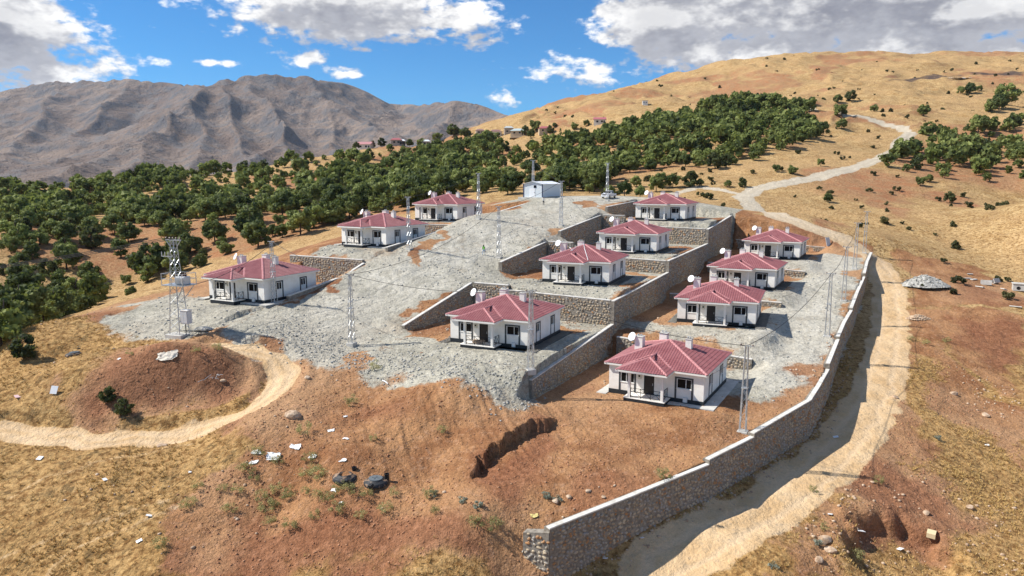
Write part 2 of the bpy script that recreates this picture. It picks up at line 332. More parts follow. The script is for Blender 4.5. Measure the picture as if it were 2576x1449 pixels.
PATCHES = [[(51.0,111.7),(55.7,116.3),(54.0,111.9),(50.2,108.3)],[(62.3,132.4),(66.1,135.0),(62.4,126.6),(60.4,126.6)],[(41.2,92.2),(43.3,94.6),(40.2,88.1),(38.6,88.0)],[(-33.5,104.0),(-26.3,107.2),(-26.4,105.0),(-31.1,97.2)],[(-18.0,116.5),(-11.1,131.7),(-10.3,129.7),(-16.3,113.3)],[(7.4,137.1),(8.7,139.3),(9.3,135.4),(7.1,132.6)],[(14.0,162.0),(19.4,165.7),(20.0,159.3),(14.9,157.0)],[(-21.9,83.9),(-18.7,85.8),(-17.7,79.9),(-20.9,79.9)],[(-29.2,86.0),(-27.0,86.8),(-25.7,83.9),(-27.7,82.7)],[(36.5,135.4),(42.8,136.3),(45.3,134.6),(39.8,120.0),(32.1,116.4)]]
SOIL = [[(-28.5,50.2),(-29.2,55.7),(-27.0,60.0),(-23.8,63.2),(-27.7,65.6),(-24.0,69.8),(-25.7,79.1),(-19.3,83.1),(1.8,74.5),(4.8,74.1),(23.7,66.8),(3.0,53.6),(0.9,50.9)],[(-47.8,71.8),(-47.1,74.3),(-44.3,78.9),(-40.6,85.5),(-32.5,83.3),(-27.7,81.3),(-25.9,76.9),(-27.4,73.5),(-30.6,73.1),(-35.7,71.2),(-40.2,70.4),(-45.1,70.5)],[(68.0,120.3),(77.6,121.6),(84.4,116.1),(66.0,89.2),(65.1,93.9),(65.0,102.9),(63.2,110.3)],[(60.7,155.9),(67.7,158.3),(71.1,153.8),(70.1,149.5),(64.2,153.6)],[(82.4,150.7),(95.3,150.8),(99.5,137.7),(88.4,121.9),(69.1,122.4)],[(32.1,67.7),(38.6,73.0),(42.4,69.7),(42.0,61.8),(37.2,58.9),(31.8,58.8),(28.0,59.9)],[(67.3,120.3),(58.9,99.2),(53.4,83.3),(54.7,72.7),(61.6,82.9),(62.4,96.6)],[(63.3,116.6),(56.1,98.4),(48.2,85.4),(43.7,72.1),(37.0,69.6),(30.2,60.2),(23.9,52.6),(18.9,51.7),(26.9,59.8),(37.7,72.9),(45.9,84.9)],[(49.8,204.3),(50.7,163.3),(62.7,159.2),(60.6,155.7),(50.2,161.5),(43.2,166.0)]]
GRASS = [[(-32.9,70.5),(-28.9,75.5),(-27.4,73.5),(-29.6,70.4)]]
RED = [[(-46.3,72.8),(-45.5,75.3),(-42.8,78.5),(-35.9,78.3),(-31.4,80.2),(-29.3,78.0),(-29.7,75.2),(-32.4,73.2),(-36.6,71.5),(-42.3,71.3)],[(32.6,66.4),(38.2,70.4),(41.5,68.2),(41.2,61.7),(37.0,59.9),(31.3,59.1)],[(-3.3,60.0),(-2.6,61.7),(0.1,65.3),(4.4,69.0),(4.9,64.7),(2.1,57.4),(-0.9,55.4)],[(-33.0,102.4),(-26.3,107.2),(-25.9,104.3),(-30.8,96.8)],[(-23.8,50.5),(-23.8,55.3),(-17.6,56.3),(-9.4,55.3),(-2.8,52.5),(-1.2,50.3)],[(74.2,116.2),(83.2,114.3),(71.8,97.5),(69.0,101.7)],[(60.6,155.7),(67.2,157.1),(70.6,152.8),(68.5,149.9),(64.2,153.6)]]
WOODS = [[(-263.5,372.6),(-225.4,378.7),(-192.2,396.6),(-149.6,423.5),(-113.0,425.3),(-79.0,441.9),(-49.3,482.7),(-21.8,457.2),(0.5,410.5),(22.7,370.9),(42.8,408.7),(61.2,413.3),(78.0,432.7),(98.6,441.3),(113.0,442.0),(188.8,520.1),(202.7,519.2),(154.7,368.6),(123.7,318.7),(74.4,265.2),(65.1,288.5),(41.9,280.7),(22.4,211.7),(7.7,224.0),(-3.2,208.3),(-13.6,229.4),(-30.4,213.5),(-52.7,222.8),(-63.8,202.3),(-85.1,188.5),(-99.0,169.4),(-62.8,85.7)],[(141.2,283.4),(213.3,376.9),(274.6,398.1),(171.8,242.7),(161.1,252.6),(144.0,252.1),(138.7,269.0)]]
SCARS = [[(301.6,754.3),(318.9,727.2),(287.2,675.4),(273.9,659.7),(278.3,684.3)],[(201.7,746.9),(224.6,743.6),(209.2,678.8),(189.9,674.6)],[(59.5,571.9),(67.5,588.2),(68.0,540.9),(58.7,522.3)],[(66.2,156.8),(83.7,183.9),(69.9,155.1),(65.6,153.1)],[(31.5,567.3),(44.1,533.3),(40.5,524.6),(29.7,534.6)],[(113.6,231.7),(110.2,207.7),(102.2,194.3),(104.2,214.4)],[(137.6,240.4),(149.3,231.4),(130.4,205.3),(134.4,232.2)]]
BURNT = [[(317.7,627.0),(375.3,670.8),(414.1,664.2),(452.3,654.6),(444.4,642.5),(404.8,665.8),(345.8,635.5)]]
ROADS = [([(11.0,52.6),(17.2,56.7),(24.3,61.7),(31.6,68.5),(37.9,76.1),(44.5,84.9),(52.2,97.5),(62.7,116.6),(70.1,131.9),(74.6,146.6),(71.1,153.8),(65.5,157.2),(60.5,162.9),(65.8,198.2),(66.3,207.6),(76.8,228.3),(93.8,240.0),(113.1,254.2),(140.2,281.3),(182.9,347.2),(200.4,368.1),(209.2,392.7),(200.9,406.5),(189.1,414.7),(200.2,492.4),(200.2,539.5)],3.3),([(-51.3,68.8),(-47.0,68.3),(-40.8,67.8),(-35.1,68.3),(-30.8,69.4),(-27.2,70.7),(-25.7,75.0),(-25.9,79.2),(-27.8,81.8),(-30.4,82.6),(-33.2,82.6),(-35.6,82.7)],1.7),([(-44.2,58.4),(-42.9,60.1),(-41.7,61.6),(-36.9,64.2),(-31.0,66.0)],0.42),([(-40.7,53.1),(-35.5,55.2),(-32.0,56.6),(-29.8,57.7)],0.4),([(-35.9,51.4),(-33.4,54.2),(-31.1,54.8),(-28.9,57.2)],0.38),([(69.0,211.9),(66.9,228.8),(59.8,235.7),(50.8,224.1),(31.9,174.2)],2.0)]

def zones(x, y, z, slope):
    r = np.hypot(x, y); u, v = uv(x, y); ws = wall_side(x, y)
    wx = x + 2.4*vnoise(x/6.5 + 3, y/6.5) + 1.5*vnoise(x/3.1, y/3.1) + .7*vnoise(x/1.1 + 5, y/1.1); wy = y + 1.5*vnoise(x/3.1 + 31, y/3.1 + 7) + .7*vnoise(x/1.1, y/1.1 + 9)
    uu, vv = uv(wx, wy)
    near = r < 230
    G = np.full(x.shape, -9.0); 
    for q in ((-41.5,-21.5,-31,84),(-22,0.3,-25,0),(-22.6,.3,0,25.5),(-22.6,.3,25.5,52),(-22.6,1,52,73),(-36,1.5,-29.6,-24),(-56,-41,-35.5,-22),(-55,-41.5,-2,6),(-56,-41.5,27,33),(-41,5,70,90),(-50,-30,55,84)):
        G = np.maximum(G, rect_sd(uu, vv, *q))
    Gr = np.minimum(np.minimum(uu - 15.5, wall_side(wx, wy) - 2.2), np.minimum(vv + 12, 68 - vv))
    for q in ((1,30,2,5.5),(12,30,24,31),(10,32,51,57)):
        Gr = np.maximum(Gr, np.minimum(rect_sd(uu, vv, *q), ws - 1.5))
    G = np.maximum(G, np.where(u > 0, Gr, -9)); 
    G = np.where((u > .2) & (v > -24.5) & (ws > 0), Gr, G)
    for P in GRAVEL: G = np.maximum(G, poly_sd(wx, wy, P))
    gravel = sstep(-1.8, 1.5, G)
    for h, (hx, hy, hz_, yw) in HOUSES.items():       # bare earth close behind and left of the houses
        c, s = math.cos(yw), math.sin(yw); lx = (wx - hx)*c + (wy - hy)*s; ly = -(wx - hx)*s + (wy - hy)*c
        if h in (2, 6, 7, 8): gravel = gravel*(1 - .85*np.maximum(sstep(-.6, .5, rect_sd(lx, ly, -8, 0, .5, 13)), sstep(-.6, .5, rect_sd(lx, ly, -8, 13.5, 11.5, 14.5))))
        if h in (9, 10, 11): gravel = gravel*(1 - .8*sstep(-.6, .5, rect_sd(lx, ly, -8, 11.5, 1, 15)))
    for P in PATCHES: gravel = gravel*(1 - .9*sstep(-.5, .4, poly_sd(wx, wy, P)))
    S = np.full(x.shape, -9.0)
    for P in SOIL: S = np.maximum(S, poly_sd(wx, wy, P))
    S = np.maximum(S, rect_sd(uu, vv, -66, 3, -34, 84)); S = np.where((ws > 0) & (v < 80) & (v > -46), np.maximum(S, np.minimum(uu + 3, 3.0)), S)
    for v0, v1, pz, h in LPADS: S = np.maximum(S, rect_sd(uu, vv, -70, -50, v0 - 10, v1 + 8))
    soil = sstep(-2.2, 1.6, S)
    for P in GRASS: soil = soil*(1 - sstep(-.8, .8, poly_sd(wx, wy, P)))
    # bare eroded earth on the natural slopes
    wood = np.zeros(x.shape)
    for P in WOODS: wood = np.maximum(wood, sstep(-14, 10, poly_sd(x, y, P)))
    er = sstep(.0, .55, fbm(x + 300, y, 60, 4) + (slope - .35)*.9)*sstep(120, 200, r)
    er = np.maximum(er*.85, wood*sstep(-.35, .15, fbm(x, y + 90, 45, 4)))
    for P in SCARS: er = np.maximum(er, sstep(-4, 3, poly_sd(x + 5*vnoise(x/7, y/7), y + 5*vnoise(x/7 + 3, y/7), P)))
    burnt = np.zeros(x.shape)
    for P in BURNT: burnt = np.maximum(burnt, sstep(-4, 3, poly_sd(x + 4*vnoise(x/9, y/9), y + 4*vnoise(x/9 + 3, y/9), P)))
    road = np.zeros(x.shape); rc = np.zeros(x.shape)
    for pts, w in ROADS:
        d = seg_dist(x + .5*vnoise(x/2.2, y/2.2), y + .5*vnoise(x/2.2 + 8, y/2.2), pts)
        road = np.maximum(road, sstep(w, w*.78, d) if w > 1 else .42*sstep(w, w*.3, d + .12*vnoise(x*1.7, y*1.7))); rut = np.abs(np.abs(d) - w*.38)
        rc = np.maximum(rc, np.where((d < w) & (w > 1), sstep(.55, .1, rut), 0))
    pk = np.maximum(sstep(-3, 2.5, rect_sd(uu, vv, -38, -25, -24, 82)), sstep(-1.5, 1.5, rect_sd(uu, vv, 18.5, 24.5, -10, 68)))
    trk = np.abs(((uu + 1.6*vnoise(vv/14, uu/30)) % 2.1) - 1.05)
    pk = pk*(.30 + .70*sstep(.15, .6, trk))*(.6 + .4*sstep(-.3, .3, fbm(x, y, 11, 3)))
    red = np.zeros(x.shape)
    for P in RED: red = np.maximum(red, sstep(-1.6, 1.6, poly_sd(wx, wy, P)))
    return gravel, soil, road, er, burnt, rc, np.maximum(red, sstep(.15, .5, fbm(x + 70, y + 11, 13, 3))*.8), pk

# ================================================================ ground sheet
def build_ground():
    th = np.radians(np.concatenate([np.linspace(-180, -64, 24)[:-1], np.linspace(-64, -41, 70)[:-1], np.linspace(-41, 41, 600)[:-1], np.linspace(41, 64, 70)[:-1], np.linspace(64, 180, 24)]))
    r = np.concatenate([np.linspace(2, 34, 8)[:-1], np.exp(np.linspace(math.log(34), math.log(185), 600))[:-1], np.exp(np.linspace(math.log(185), math.log(1350), 300))[:-1], np.exp(np.linspace(math.log(1350), math.log(14000), 26))])
    T, R = np.meshgrid(th, r, indexing='ij'); X = R*np.sin(T); Y = R*np.cos(T)
    x = X.ravel(); y = Y.ravel(); rr = R.ravel(); z = np.zeros(len(x))
    f = (np.abs(T.ravel()) < 1.16)
    z[f] = height(x[f], y[f])
    edge = sstep(1.12, .98, np.abs(T.ravel()))
    flat = np.where(x > 0, 8.0 - 12*np.exp(-rr/60), -6.0 - 4*np.exp(-rr/60)); z = np.where(f, z*edge + flat*(1 - edge), flat)
    back = sstep(1500, 2600, rr); z = z*(1 - back) + (-90)*back
    Z = z.reshape(X.shape); dzr = np.gradient(Z, axis=1)/np.maximum(np.gradient(R, axis=1), 1e-3); dzt = np.gradient(Z, axis=0)/np.maximum(np.gradient(T, axis=0)*R, 1e-3)
    slope = np.hypot(dzr, dzt).ravel()
    Zn = np.zeros((len(x), 8)); k = (rr < 1500) & f; Zn[k] = np.stack(zones(x[k], y[k], z[k], slope[k]), 1)
    # wheel ruts and road bed
    z = z - .05*Zn[:,5]*(rr < 200)
    V = np.stack([x, y, z], 1); nt, nr = X.shape
    idx = np.arange(nt*nr).reshape(nt, nr); q = np.stack([idx[:-1,:-1], idx[:-1,1:], idx[1:,1:], idx[1:,:-1]], -1).reshape(-1, 4)
    me = mesh_np('ground', V, q, True)
    for nm, cols in (('zone', Zn[:, :4]), ('zone2', Zn[:, 4:8])):
        a = me.attributes.new(nm, 'FLOAT_COLOR', 'POINT'); a.data.foreach_set('color', np.ascontiguousarray(cols, dtype=np.float32).ravel())
    return me
def ground_mat(t, b):
    P = t.new('ShaderNodeNewGeometry').outputs['Position']
    zc = t.new('ShaderNodeAttribute', attribute_name='zone'); z2 = t.new('ShaderNodeAttribute', attribute_name='zone2')
    gravel, soil, road = t.rgb(zc.outputs['Color']); er = zc.outputs['Alpha']; burnt, rut, wood = t.rgb(z2.outputs['Color']); packed = z2.outputs['Alpha']
    n_big = t.noise(P, .035, 5, .6); n_mid = t.noise(P, .22, 5, .6); n_fin = t.noise(P, 1.6, 6, .65); n_mic = t.noise(P, 9, 4, .6)
    clod = t.voro(P, 2.6); peb = t.voro(P, 7.5); pebc = t.voro(P, 7.5, out='Color'); cc = t.rgb(pebc)
    # dry grass
    g = t.mix(t.mr(n_mid, .32, .68), (.36, .215, .085), (.56, .385, .18)); g = t.mix(t.mr(n_big, .38, .66), g, (.52, .335, .155)); g = t.mix(t.mr(n_fin, .52, .72), g, (.62, .46, .25))
    g = t.mix(t.m('MULTIPLY', t.mr(n_fin, .50, .36), .9), g, (.16, .085, .030))
    dots = t.mr(t.noise(P, .95, 4, .7), .56, .66); g = t.mix(t.m('MULTIPLY', dots, .65), g, (.17, .100, .045)); g = t.mix(t.m('MULTIPLY', t.mr(t.noise(P, .3, 5, .72), .56, .68), .40), g, (.28, .17, .085)); g = t.mix(t.m('MULTIPLY', t.mr(t.noise(t.vm('MULTIPLY', P, (1, 1, 5)), .12, 5, .7), .52, .66), .5), g, (.30, .18, .085)); tuft = t.mr(t.noise(P, 4.2, 3, .7), .54, .66); g = t.mix(t.m('MULTIPLY', tuft, .65), g, (.17, .105, .036))
    Xn, Yn, Zn_ = t.xyz(P); g = t.mix(t.m('MULTIPLY', t.mr(Yn, 118, 95), .62), g, t.mix(t.mr(n_fin, .36, .64), (.21, .105, .034), (.47, .275, .098))); g = t.mix(t.m('MULTIPLY', t.mr(Yn, 118, 95), t.m('MULTIPLY', t.mr(t.noise(P, .5, 4, .7), .57, .66), .7)), g, (.15, .10, .045))
    # red-brown earth
    s = t.mix(t.mr(n_mid, .34, .66), (.245, .112, .050), (.40, .212, .100)); s = t.mix(t.mr(n_big, .42, .62), s, (.42, .245, .13)); s = t.mix(t.m('MULTIPLY', t.mr(n_fin, .5, .7), .6), s, (.47, .275, .165))
    s = t.mix(t.m('MULTIPLY', wood, .75), s, t.mix(t.mr(n_fin, .35, .65), (.18, .070, .036), (.29, .125, .066))); s = t.mix(t.m('MULTIPLY', t.mr(peb, .22, .08), .55), s, t.mix(cc[0], (.20, .085, .05), (.58, .40, .27)))
    e2 = t.mix(t.mr(n_fin, .35, .65), (.27, .13, .066), (.40, .23, .125)); e2 = t.mix(t.mr(n_mid, .45, .62), e2, (.33, .13, .065))
    # crushed grey stone
    v = t.mix(t.mr(n_mid, .32, .68), (.32, .298, .235), (.46, .43, .345)); v = t.mix(t.m('MULTIPLY', t.mr(n_big, .46, .62), .6), v, (.48, .43, .345)); v = t.mix(t.m('MULTIPLY', t.mr(n_fin, .5, .7), .5), v, (.55, .525, .465))
    v = t.mix(t.m('MULTIPLY', t.mr(n_fin, .50, .36), .7), v, (.22, .21, .185)); v = t.mix(t.m('MULTIPLY', t.mr(t.noise(P, .09, 4, .65), .56, .68), .40), v, (.36, .27, .18)); v = t.mix(t.m('MULTIPLY', t.mr(t.noise(P, .11, 4, .7, 1.0), .60, .68), .6), v, (.20, .195, .175)); v = t.mix(t.m('MULTIPLY', t.mr(peb, .3, .1), .5), v, t.mix(cc[1], (.15, .155, .15), (.60, .59, .55)))
    v = t.mix(t.m('MULTIPLY', packed, .8), v, t.mix(t.mr(n_mid, .35, .65), (.48, .45, .375), (.59, .555, .47))); v = t.mix(t.m('MULTIPLY', t.mr(n_fin, .52, .36), t.m('MULTIPLY', packed, .25)), v, (.38, .355, .30))
    # road dust
    X, Y, Z = t.xyz(P); far = t.mr(Y, 130, 185)
    rd = t.mix(t.mr(n_mid, .3, .7), (.56, .37, .19), (.68, .49, .29)); rd = t.mix(far, rd, t.mix(n_mid, (.44, .37, .27), (.56, .49, .38)))
    rd = t.mix(t.m('MULTIPLY', t.mr(n_fin, .5, .72), .45), rd, (.40, .33, .24)); rd = t.mix(t.m('MULTIPLY', rut, .55), rd, t.mix(far, (.70, .52, .33), (.60, .53, .42)))
    nb = t.m('ADD', t.m('MULTIPLY', t.m('SUBTRACT', n_fin, .5), 1.2), t.m('MULTIPLY', t.m('SUBTRACT', n_mic, .5), .5))
    def edge(m): return t.mr(t.m('ADD', m, nb), .22, .80)
    c = t.mix(t.m('MULTIPLY', edge(er), .75), g, e2); c = t.mix(t.m('MULTIPLY', edge(burnt), t.mr(n_mid, .25, .55, .45, .95)), c, (.085, .062, .055)); c = t.mix(edge(soil), c, s); c = t.mix(edge(gravel), c, v); c = t.mix(edge(road), c, rd)
    lp = t.m('ADD', t.m('MULTIPLY', t.m('SUBTRACT', n_mic, .5), 1.25), t.m('MULTIPLY', t.m('SUBTRACT', t.noise(P, 3.4, 4, .7), .5), 1.05)); lp = t.m('MULTIPLY', lp, t.m('SUBTRACT', 1.0, t.m('MULTIPLY', road, .6))); c = t.mix(1.0, c, t.m('ADD', 1.0, lp), 'MULTIPLY')
    t.l.new(c, b.inputs['Base Color']); b.inputs['Roughness'].default_value = .95; b.inputs['Specular IOR Level'].default_value = .1
    bare = t.m('SUBTRACT', 1.0, t.m('MULTIPLY', road, .7))
    bare = t.m('MULTIPLY', bare, t.m('SUBTRACT', 1.0, t.m('MULTIPLY', packed, .45))); h1 = t.m('ADD', t.m('MULTIPLY', n_fin, .5), t.m('MULTIPLY', t.mr(clod, .5, .0), .35)); h2 = t.m('ADD', t.m('MULTIPLY', n_mic, .5), t.m('MULTIPLY', t.mr(peb, .45, 0.0), .5))
    nrm = t.bump(t.m('MULTIPLY', h1, bare), .55, .22); nrm = t.bump(t.m('MULTIPLY', h2, bare), .7, .08, nrm)
    # coarse relief of the far slopes
    nrm = t.bump(t.noise(P, .25, 7, .7), .7, 1.4, nrm)
    t.l.new(nrm, b.inputs['Normal'])
M_GROUND = material('ground_earth', ground_mat)
ground = add('ground', build_ground(), M_GROUND); ground['kind'] = 'structure'; ground['label'] = 'dry hillside of golden grass, red earth and crushed grey stone'
# ================================================================ mountains across the valley
def build_mountain():
    nth, nr = 540, 290
    th = np.radians(np.linspace(-52, 22, nth)); r = np.exp(np.linspace(math.log(1500), math.log(7600), nr))
    sky = np.array([(-900,330),(-500,250),(-200,235),(0,232),(60,212),(110,203),(180,200),(300,197),(410,207),(450,213),(490,202),(540,205),(580,196),(640,188),(680,184),(720,189),(770,192),(820,205),(860,208),(920,230),(980,262),(1050,264),(1090,258),(1140,254),(1200,262),(1250,282),(1300,300),(1500,345),(1900,400),(2400,420)], float)
    def tan_of(px, py):
        a = (px/2576 - .5)/F_W; bb = (py/2576 - 1449/5152)/F_W; cp, sp = math.cos(PITCH), math.sin(PITCH)
        return np.arctan2(a, cp - bb*sp), (-bb*cp - sp)/np.hypot(a, cp - bb*sp)
    ta, tv = tan_of(sky[:,0], sky[:,1]); o = np.argsort(ta)
    crest = np.interp(th, ta[o], tv[o])
    T, R = np.meshgrid(th, r, indexing='ij'); X = R*np.sin(T); Y = R*np.cos(T)
    # crest lines and spurs, each point given by bearing, height angle and distance
    RIDGES = [[(-320,255,6300),(-200,238,6200),(0,228,6000),(60,211,6000),(110,203,5900),(180,200,5800),(300,197,5700),(410,207,5600),(470,215,5300),(540,208,4900)],
        [(60,452,2300),(130,425,2600),(200,385,3000),(330,322,3500),(450,252,4100),(510,212,4450),(580,196,4600),(640,187,4750),(680,184,4800),(720,189,4850),(770,192,4900)],
        [(770,192,4900),(820,206,5100),(870,210,5300),(920,231,5500),(980,260,5600),(1050,264,5500),(1090,258,4900),(1140,254,4500),(1200,262,4300),(1250,282,4100),(1310,300,4000),(1500,350,3900)],
        [(770,192,4900),(850,255,4500),(930,315,4000),(1010,345,3600),(1090,365,3200)],
        [(640,187,4750),(655,262,4100),(690,340,3400),(740,385,2900),(790,410,2500)],[(580,196,4600),(540,290,3900),(560,362,3200),(600,405,2700)],[(450,252,4100),(470,330,3500),(420,392,2900),(400,430,2500)],
        [(330,322,3500),(300,380,3000),(250,430,2500)],[(110,203,5900),(105,285,5000),(60,335,4400),(-20,385,3700),(-90,430,3000)],[(300,197,5700),(255,268,5100),(190,325,4500),(140,370,3900)],[(0,228,6000),(-60,300,5200),(-160,360,4300)],
        [(1140,254,4500),(1105,308,4000),(1085,340,3500)],[(1250,282,4100),(1180,325,3700),(1120,352,3300)],[(920,231,5500),(950,290,5000),(1000,320,4600)],[(850,255,4500),(820,330,3900),(850,372,3300)],[(690,340,3400),(620,372,3000),(560,420,2500)]]
    def pt(px, py, D_):
        a, t_ = tan_of(px, py); return D_*math.sin(a), D_*math.cos(a), CAM_Z + D_*t_
    floor = CAM_Z + R*(-.048) + np.clip(R - 2200, 0, None)*.045
    wx = X + 90*vnoise(X/620, Y/620) + 22*vnoise(X/190 + 5, Y/190); wy = Y + 90*vnoise(X/620 + 9, Y/620 + 4) + 22*vnoise(X/190, Y/190 + 8)
    z = floor.copy()
    for L in RIDGES:
        q = [pt(*w) for w in L]
        for A_, B_ in zip(q[:-1], q[1:]):
            dx, dy = B_[0] - A_[0], B_[1] - A_[1]; t_ = np.clip(((wx - A_[0])*dx + (wy - A_[1])*dy)/(dx*dx + dy*dy), 0, 1); d = np.hypot(wx - A_[0] - t_*dx, wy - A_[1] - t_*dy); hh = A_[2] + (B_[2] - A_[2])*t_
            c = hh - 500*(1 - np.exp(-d/780)) - .09*d
            z = np.where(np.abs(z - c) < 60, (z + c)/2 + np.abs(z - c)/2 + (60 - np.abs(z - c))**2/240, np.maximum(z, c))
    up = np.clip((z - floor)/560, 0, 1)
    def ridged(s_, o_, g=.5):
        a = 1; t_ = 0; tot = 0; w = 1
        for k in range(o_):
            n = 1 - np.abs(vnoise(wx/s_ + 13.7*k, wy/s_ + 3.1*k)); n = n*n*w; w = np.clip(n*1.6, 0, 1); t_ = t_ + a*n; tot += a; a *= g; s_ *= .5
        return t_/tot
    lim = CAM_Z + R*crest[:,None]
    z = z + up*sstep(1.0, .55, up*.9)*(ridged(520, 5, .5) - .5)*115 + (.3 + .5*up)*(ridged(150, 4, .55) - .45)*26 + fbm(X, Y, 60, 3)*7
    z = np.minimum(z, lim + 6*np.tanh((z - lim)/30))
    V = np.stack([X.ravel(), Y.ravel(), z.ravel()], 1); idx = np.arange(nth*nr).reshape(nth, nr)
    q = np.stack([idx[:-1,:-1], idx[:-1,1:], idx[1:,1:], idx[1:,:-1]], -1).reshape(-1, 4)
    return mesh_np('mountain', V, q, True)
def mountain_mat(t, b):
    g = t.new('ShaderNodeNewGeometry'); P = g.outputs['Position']; N = t.xyz(g.outputs['Normal'])
    st = t.m('SUBTRACT', 1.0, N[2]); n1 = t.noise(P, .0016, 6, .6); n2 = t.noise(P, .009, 6, .65); n3 = t.noise(P, .05, 5, .7)
    c = t.mix(t.mr(n1, .36, .64), (.20, .15, .125), (.30, .23, .185)); c = t.mix(t.mr(n2, .45, .65), c, (.215, .195, .185))
    rock = t.mr(t.m('ADD', st, t.m('MULTIPLY', t.m('SUBTRACT', n2, .5), .55)), .11, .30); c = t.mix(t.m('MULTIPLY', rock, .9), c, t.mix(n3, (.085, .085, .095), (.19, .187, .195)))
    c = t.mix(t.m('MULTIPLY', t.mr(n3, .56, .70), .7), c, (.09, .085, .065)); c = t.mix(t.m('MULTIPLY', t.mr(t.noise(t.vm('MULTIPLY', P, (1, 1, .25)), .012, 5, .7), .55, .65), .5), c, (.17, .165, .17))
    t.l.new(c, b.inputs['Base Color']); b.inputs['Roughness'].default_value = 1; b.inputs['Specular IOR Level'].default_value = .05
    nrm = t.bump(n2, 1.0, 65); nrm = t.bump(t.noise(P, .03, 6, .7), 1.0, 14, nrm); t.l.new(nrm, b.inputs['Normal'])
M_MOUNT = material('mountain_rock', mountain_mat)
mountain = add('mountain', build_mountain(), M_MOUNT); mountain['kind'] = 'structure'; mountain['label'] = 'bare grey and tan mountain range across the valley'

# ================================================================ mesh kit
class MB:
    """collects verts/faces, then links them as one mesh object"""
    def __init__(s): s.v = []; s.f = []
    def poly(s, pts): 
        n = len(s.v); s.v += [tuple(p) for p in pts]; s.f.append(tuple(range(n, n + len(pts)))); return s
    def box(s, x0, x1, y0, y1, z0, z1):
        n = len(s.v); s.v += [(x0,y0,z0),(x1,y0,z0),(x1,y1,z0),(x0,y1,z0),(x0,y0,z1),(x1,y0,z1),(x1,y1,z1),(x0,y1,z1)]
        s.f += [tuple(n + i for i in q) for q in ((0,3,2,1),(4,5,6,7),(0,1,5,4),(1,2,6,5),(2,3,7,6),(3,0,4,7))]; return s
    def bar(s, a, b, w, h=None, up=(0, 0, 1)):
        a = Vector(a); b = Vector(b); h = h or w; d = (b - a).normalized(); x = d.cross(Vector(up))
        if x.length < 1e-4: x = d.cross(Vector((1, 0, 0)))
        x.normalize(); y = x.cross(d).normalized(); n = len(s.v)
        for p in (a, b):
            for i, j in ((-1,-1),(1,-1),(1,1),(-1,1)): s.v.append(tuple(p + x*(i*w/2) + y*(j*h/2)))
        s.f += [tuple(n + i for i in q) for q in ((0,1,2,3),(7,6,5,4),(0,4,5,1),(1,5,6,2),(2,6,7,3),(3,7,4,0))]; return s
    def tube(s, pts, r, k=8, close=True):
        n0 = len(s.v); pts = [Vector(p) for p in pts]; rs = r if hasattr(r, '__len__') else [r]*len(pts); prev = None
        for i, p in enumerate(pts):
            d = (pts[min(i+1, len(pts)-1)] - pts[max(i-1, 0)]).normalized()
            x = d.orthogonal().normalized() if prev is None else (prev - d*prev.dot(d)).normalized()
            prev = x; y = d.cross(x)
            for j in range(k): a = 2*math.pi*j/k; s.v.append(tuple(p + (x*math.cos(a) + y*math.sin(a))*rs[i]))
        for i in range(len(pts)-1):
            for j in range(k): s.f.append((n0+i*k+j, n0+i*k+(j+1)%k, n0+(i+1)*k+(j+1)%k, n0+(i+1)*k+j))
        if close: s.f.append(tuple(n0+j for j in range(k))[::-1]); s.f.append(tuple(n0+(len(pts)-1)*k+j for j in range(k)))
        return s
    def lathe(s, prof, k=16, c=(0, 0, 0)):
        n0 = len(s.v)
        for r, z in prof:
            for j in range(k): a = 2*math.pi*j/k; s.v.append((c[0]+r*math.cos(a), c[1]+r*math.sin(a), c[2]+z))
        for i in range(len(prof)-1):
            for j in range(k): s.f.append((n0+i*k+j, n0+i*k+(j+1)%k, n0+(i+1)*k+(j+1)%k, n0+(i+1)*k+j))
        return s
    def mesh(s, name, bevel=0.0, smooth=False):
        me = bpy.data.meshes.new(name); me.from_pydata(s.v, [], s.f); me.validate()
        if bevel:
            bm = bmesh.new(); bm.from_mesh(me); bmesh.ops.bevel(bm, geom=bm.edges[:], offset=bevel, segments=1, affect='EDGES', clamp_overlap=True); bm.to_mesh(me); bm.free()
        if smooth: me.polygons.foreach_set('use_smooth', np.ones(len(me.polygons), bool))
        me.update(); return me
    def build(s, name, mat, parent=None, bevel=0.0, smooth=False, **kw): return add(name, s.mesh(name, bevel, smooth), mat, parent, **kw)
def copy_tree(o, parent=None):
    c = o.copy(); COL.objects.link(c); c.parent = parent
    for ch in o.children: copy_tree(ch, c)
    return c
# ================================================================ materials for built things
def _plaster(t, b):
    P = t.new('ShaderNodeTexCoord').outputs['Object']; n = t.noise(P, 1.3, 5, .6); n2 = t.noise(P, 22, 3, .6); Z = t.xyz(P)[2]
    c = t.mix(t.mr(n, .35, .7), (.90, .865, .80), (.82, .775, .70)); c = t.mix(t.m('MULTIPLY', t.mr(t.m('ADD', Z, t.m('MULTIPLY', n, .5)), .75, .12), .28), c, (.55, .44, .34))
    t.l.new(c, b.inputs['Base Color']); t.l.new(t.bump(n2, .25, .02), b.inputs['Normal'])
def _roof(t, b):
    P = t.new('ShaderNodeTexCoord').outputs['Object']; oi = t.new('ShaderNodeObjectInfo').outputs['Random']; P2 = t.vm('ADD', P, t.vm('SCALE', (13, 7, 3), oi)); n = t.noise(P2, .9, 5, .6); n2 = t.noise(P2, 9, 5, .7)
    c = t.mix(t.mr(n, .3, .7), (.255, .084, .088), (.325, .125, .127)); c = t.mix(t.mr(n2, .64, .73), c, (.62, .50, .48)); t.l.new(c, b.inputs['Base Color']); b.inputs['Roughness'].default_value = .5; b.inputs['Specular IOR Level'].default_value = .4
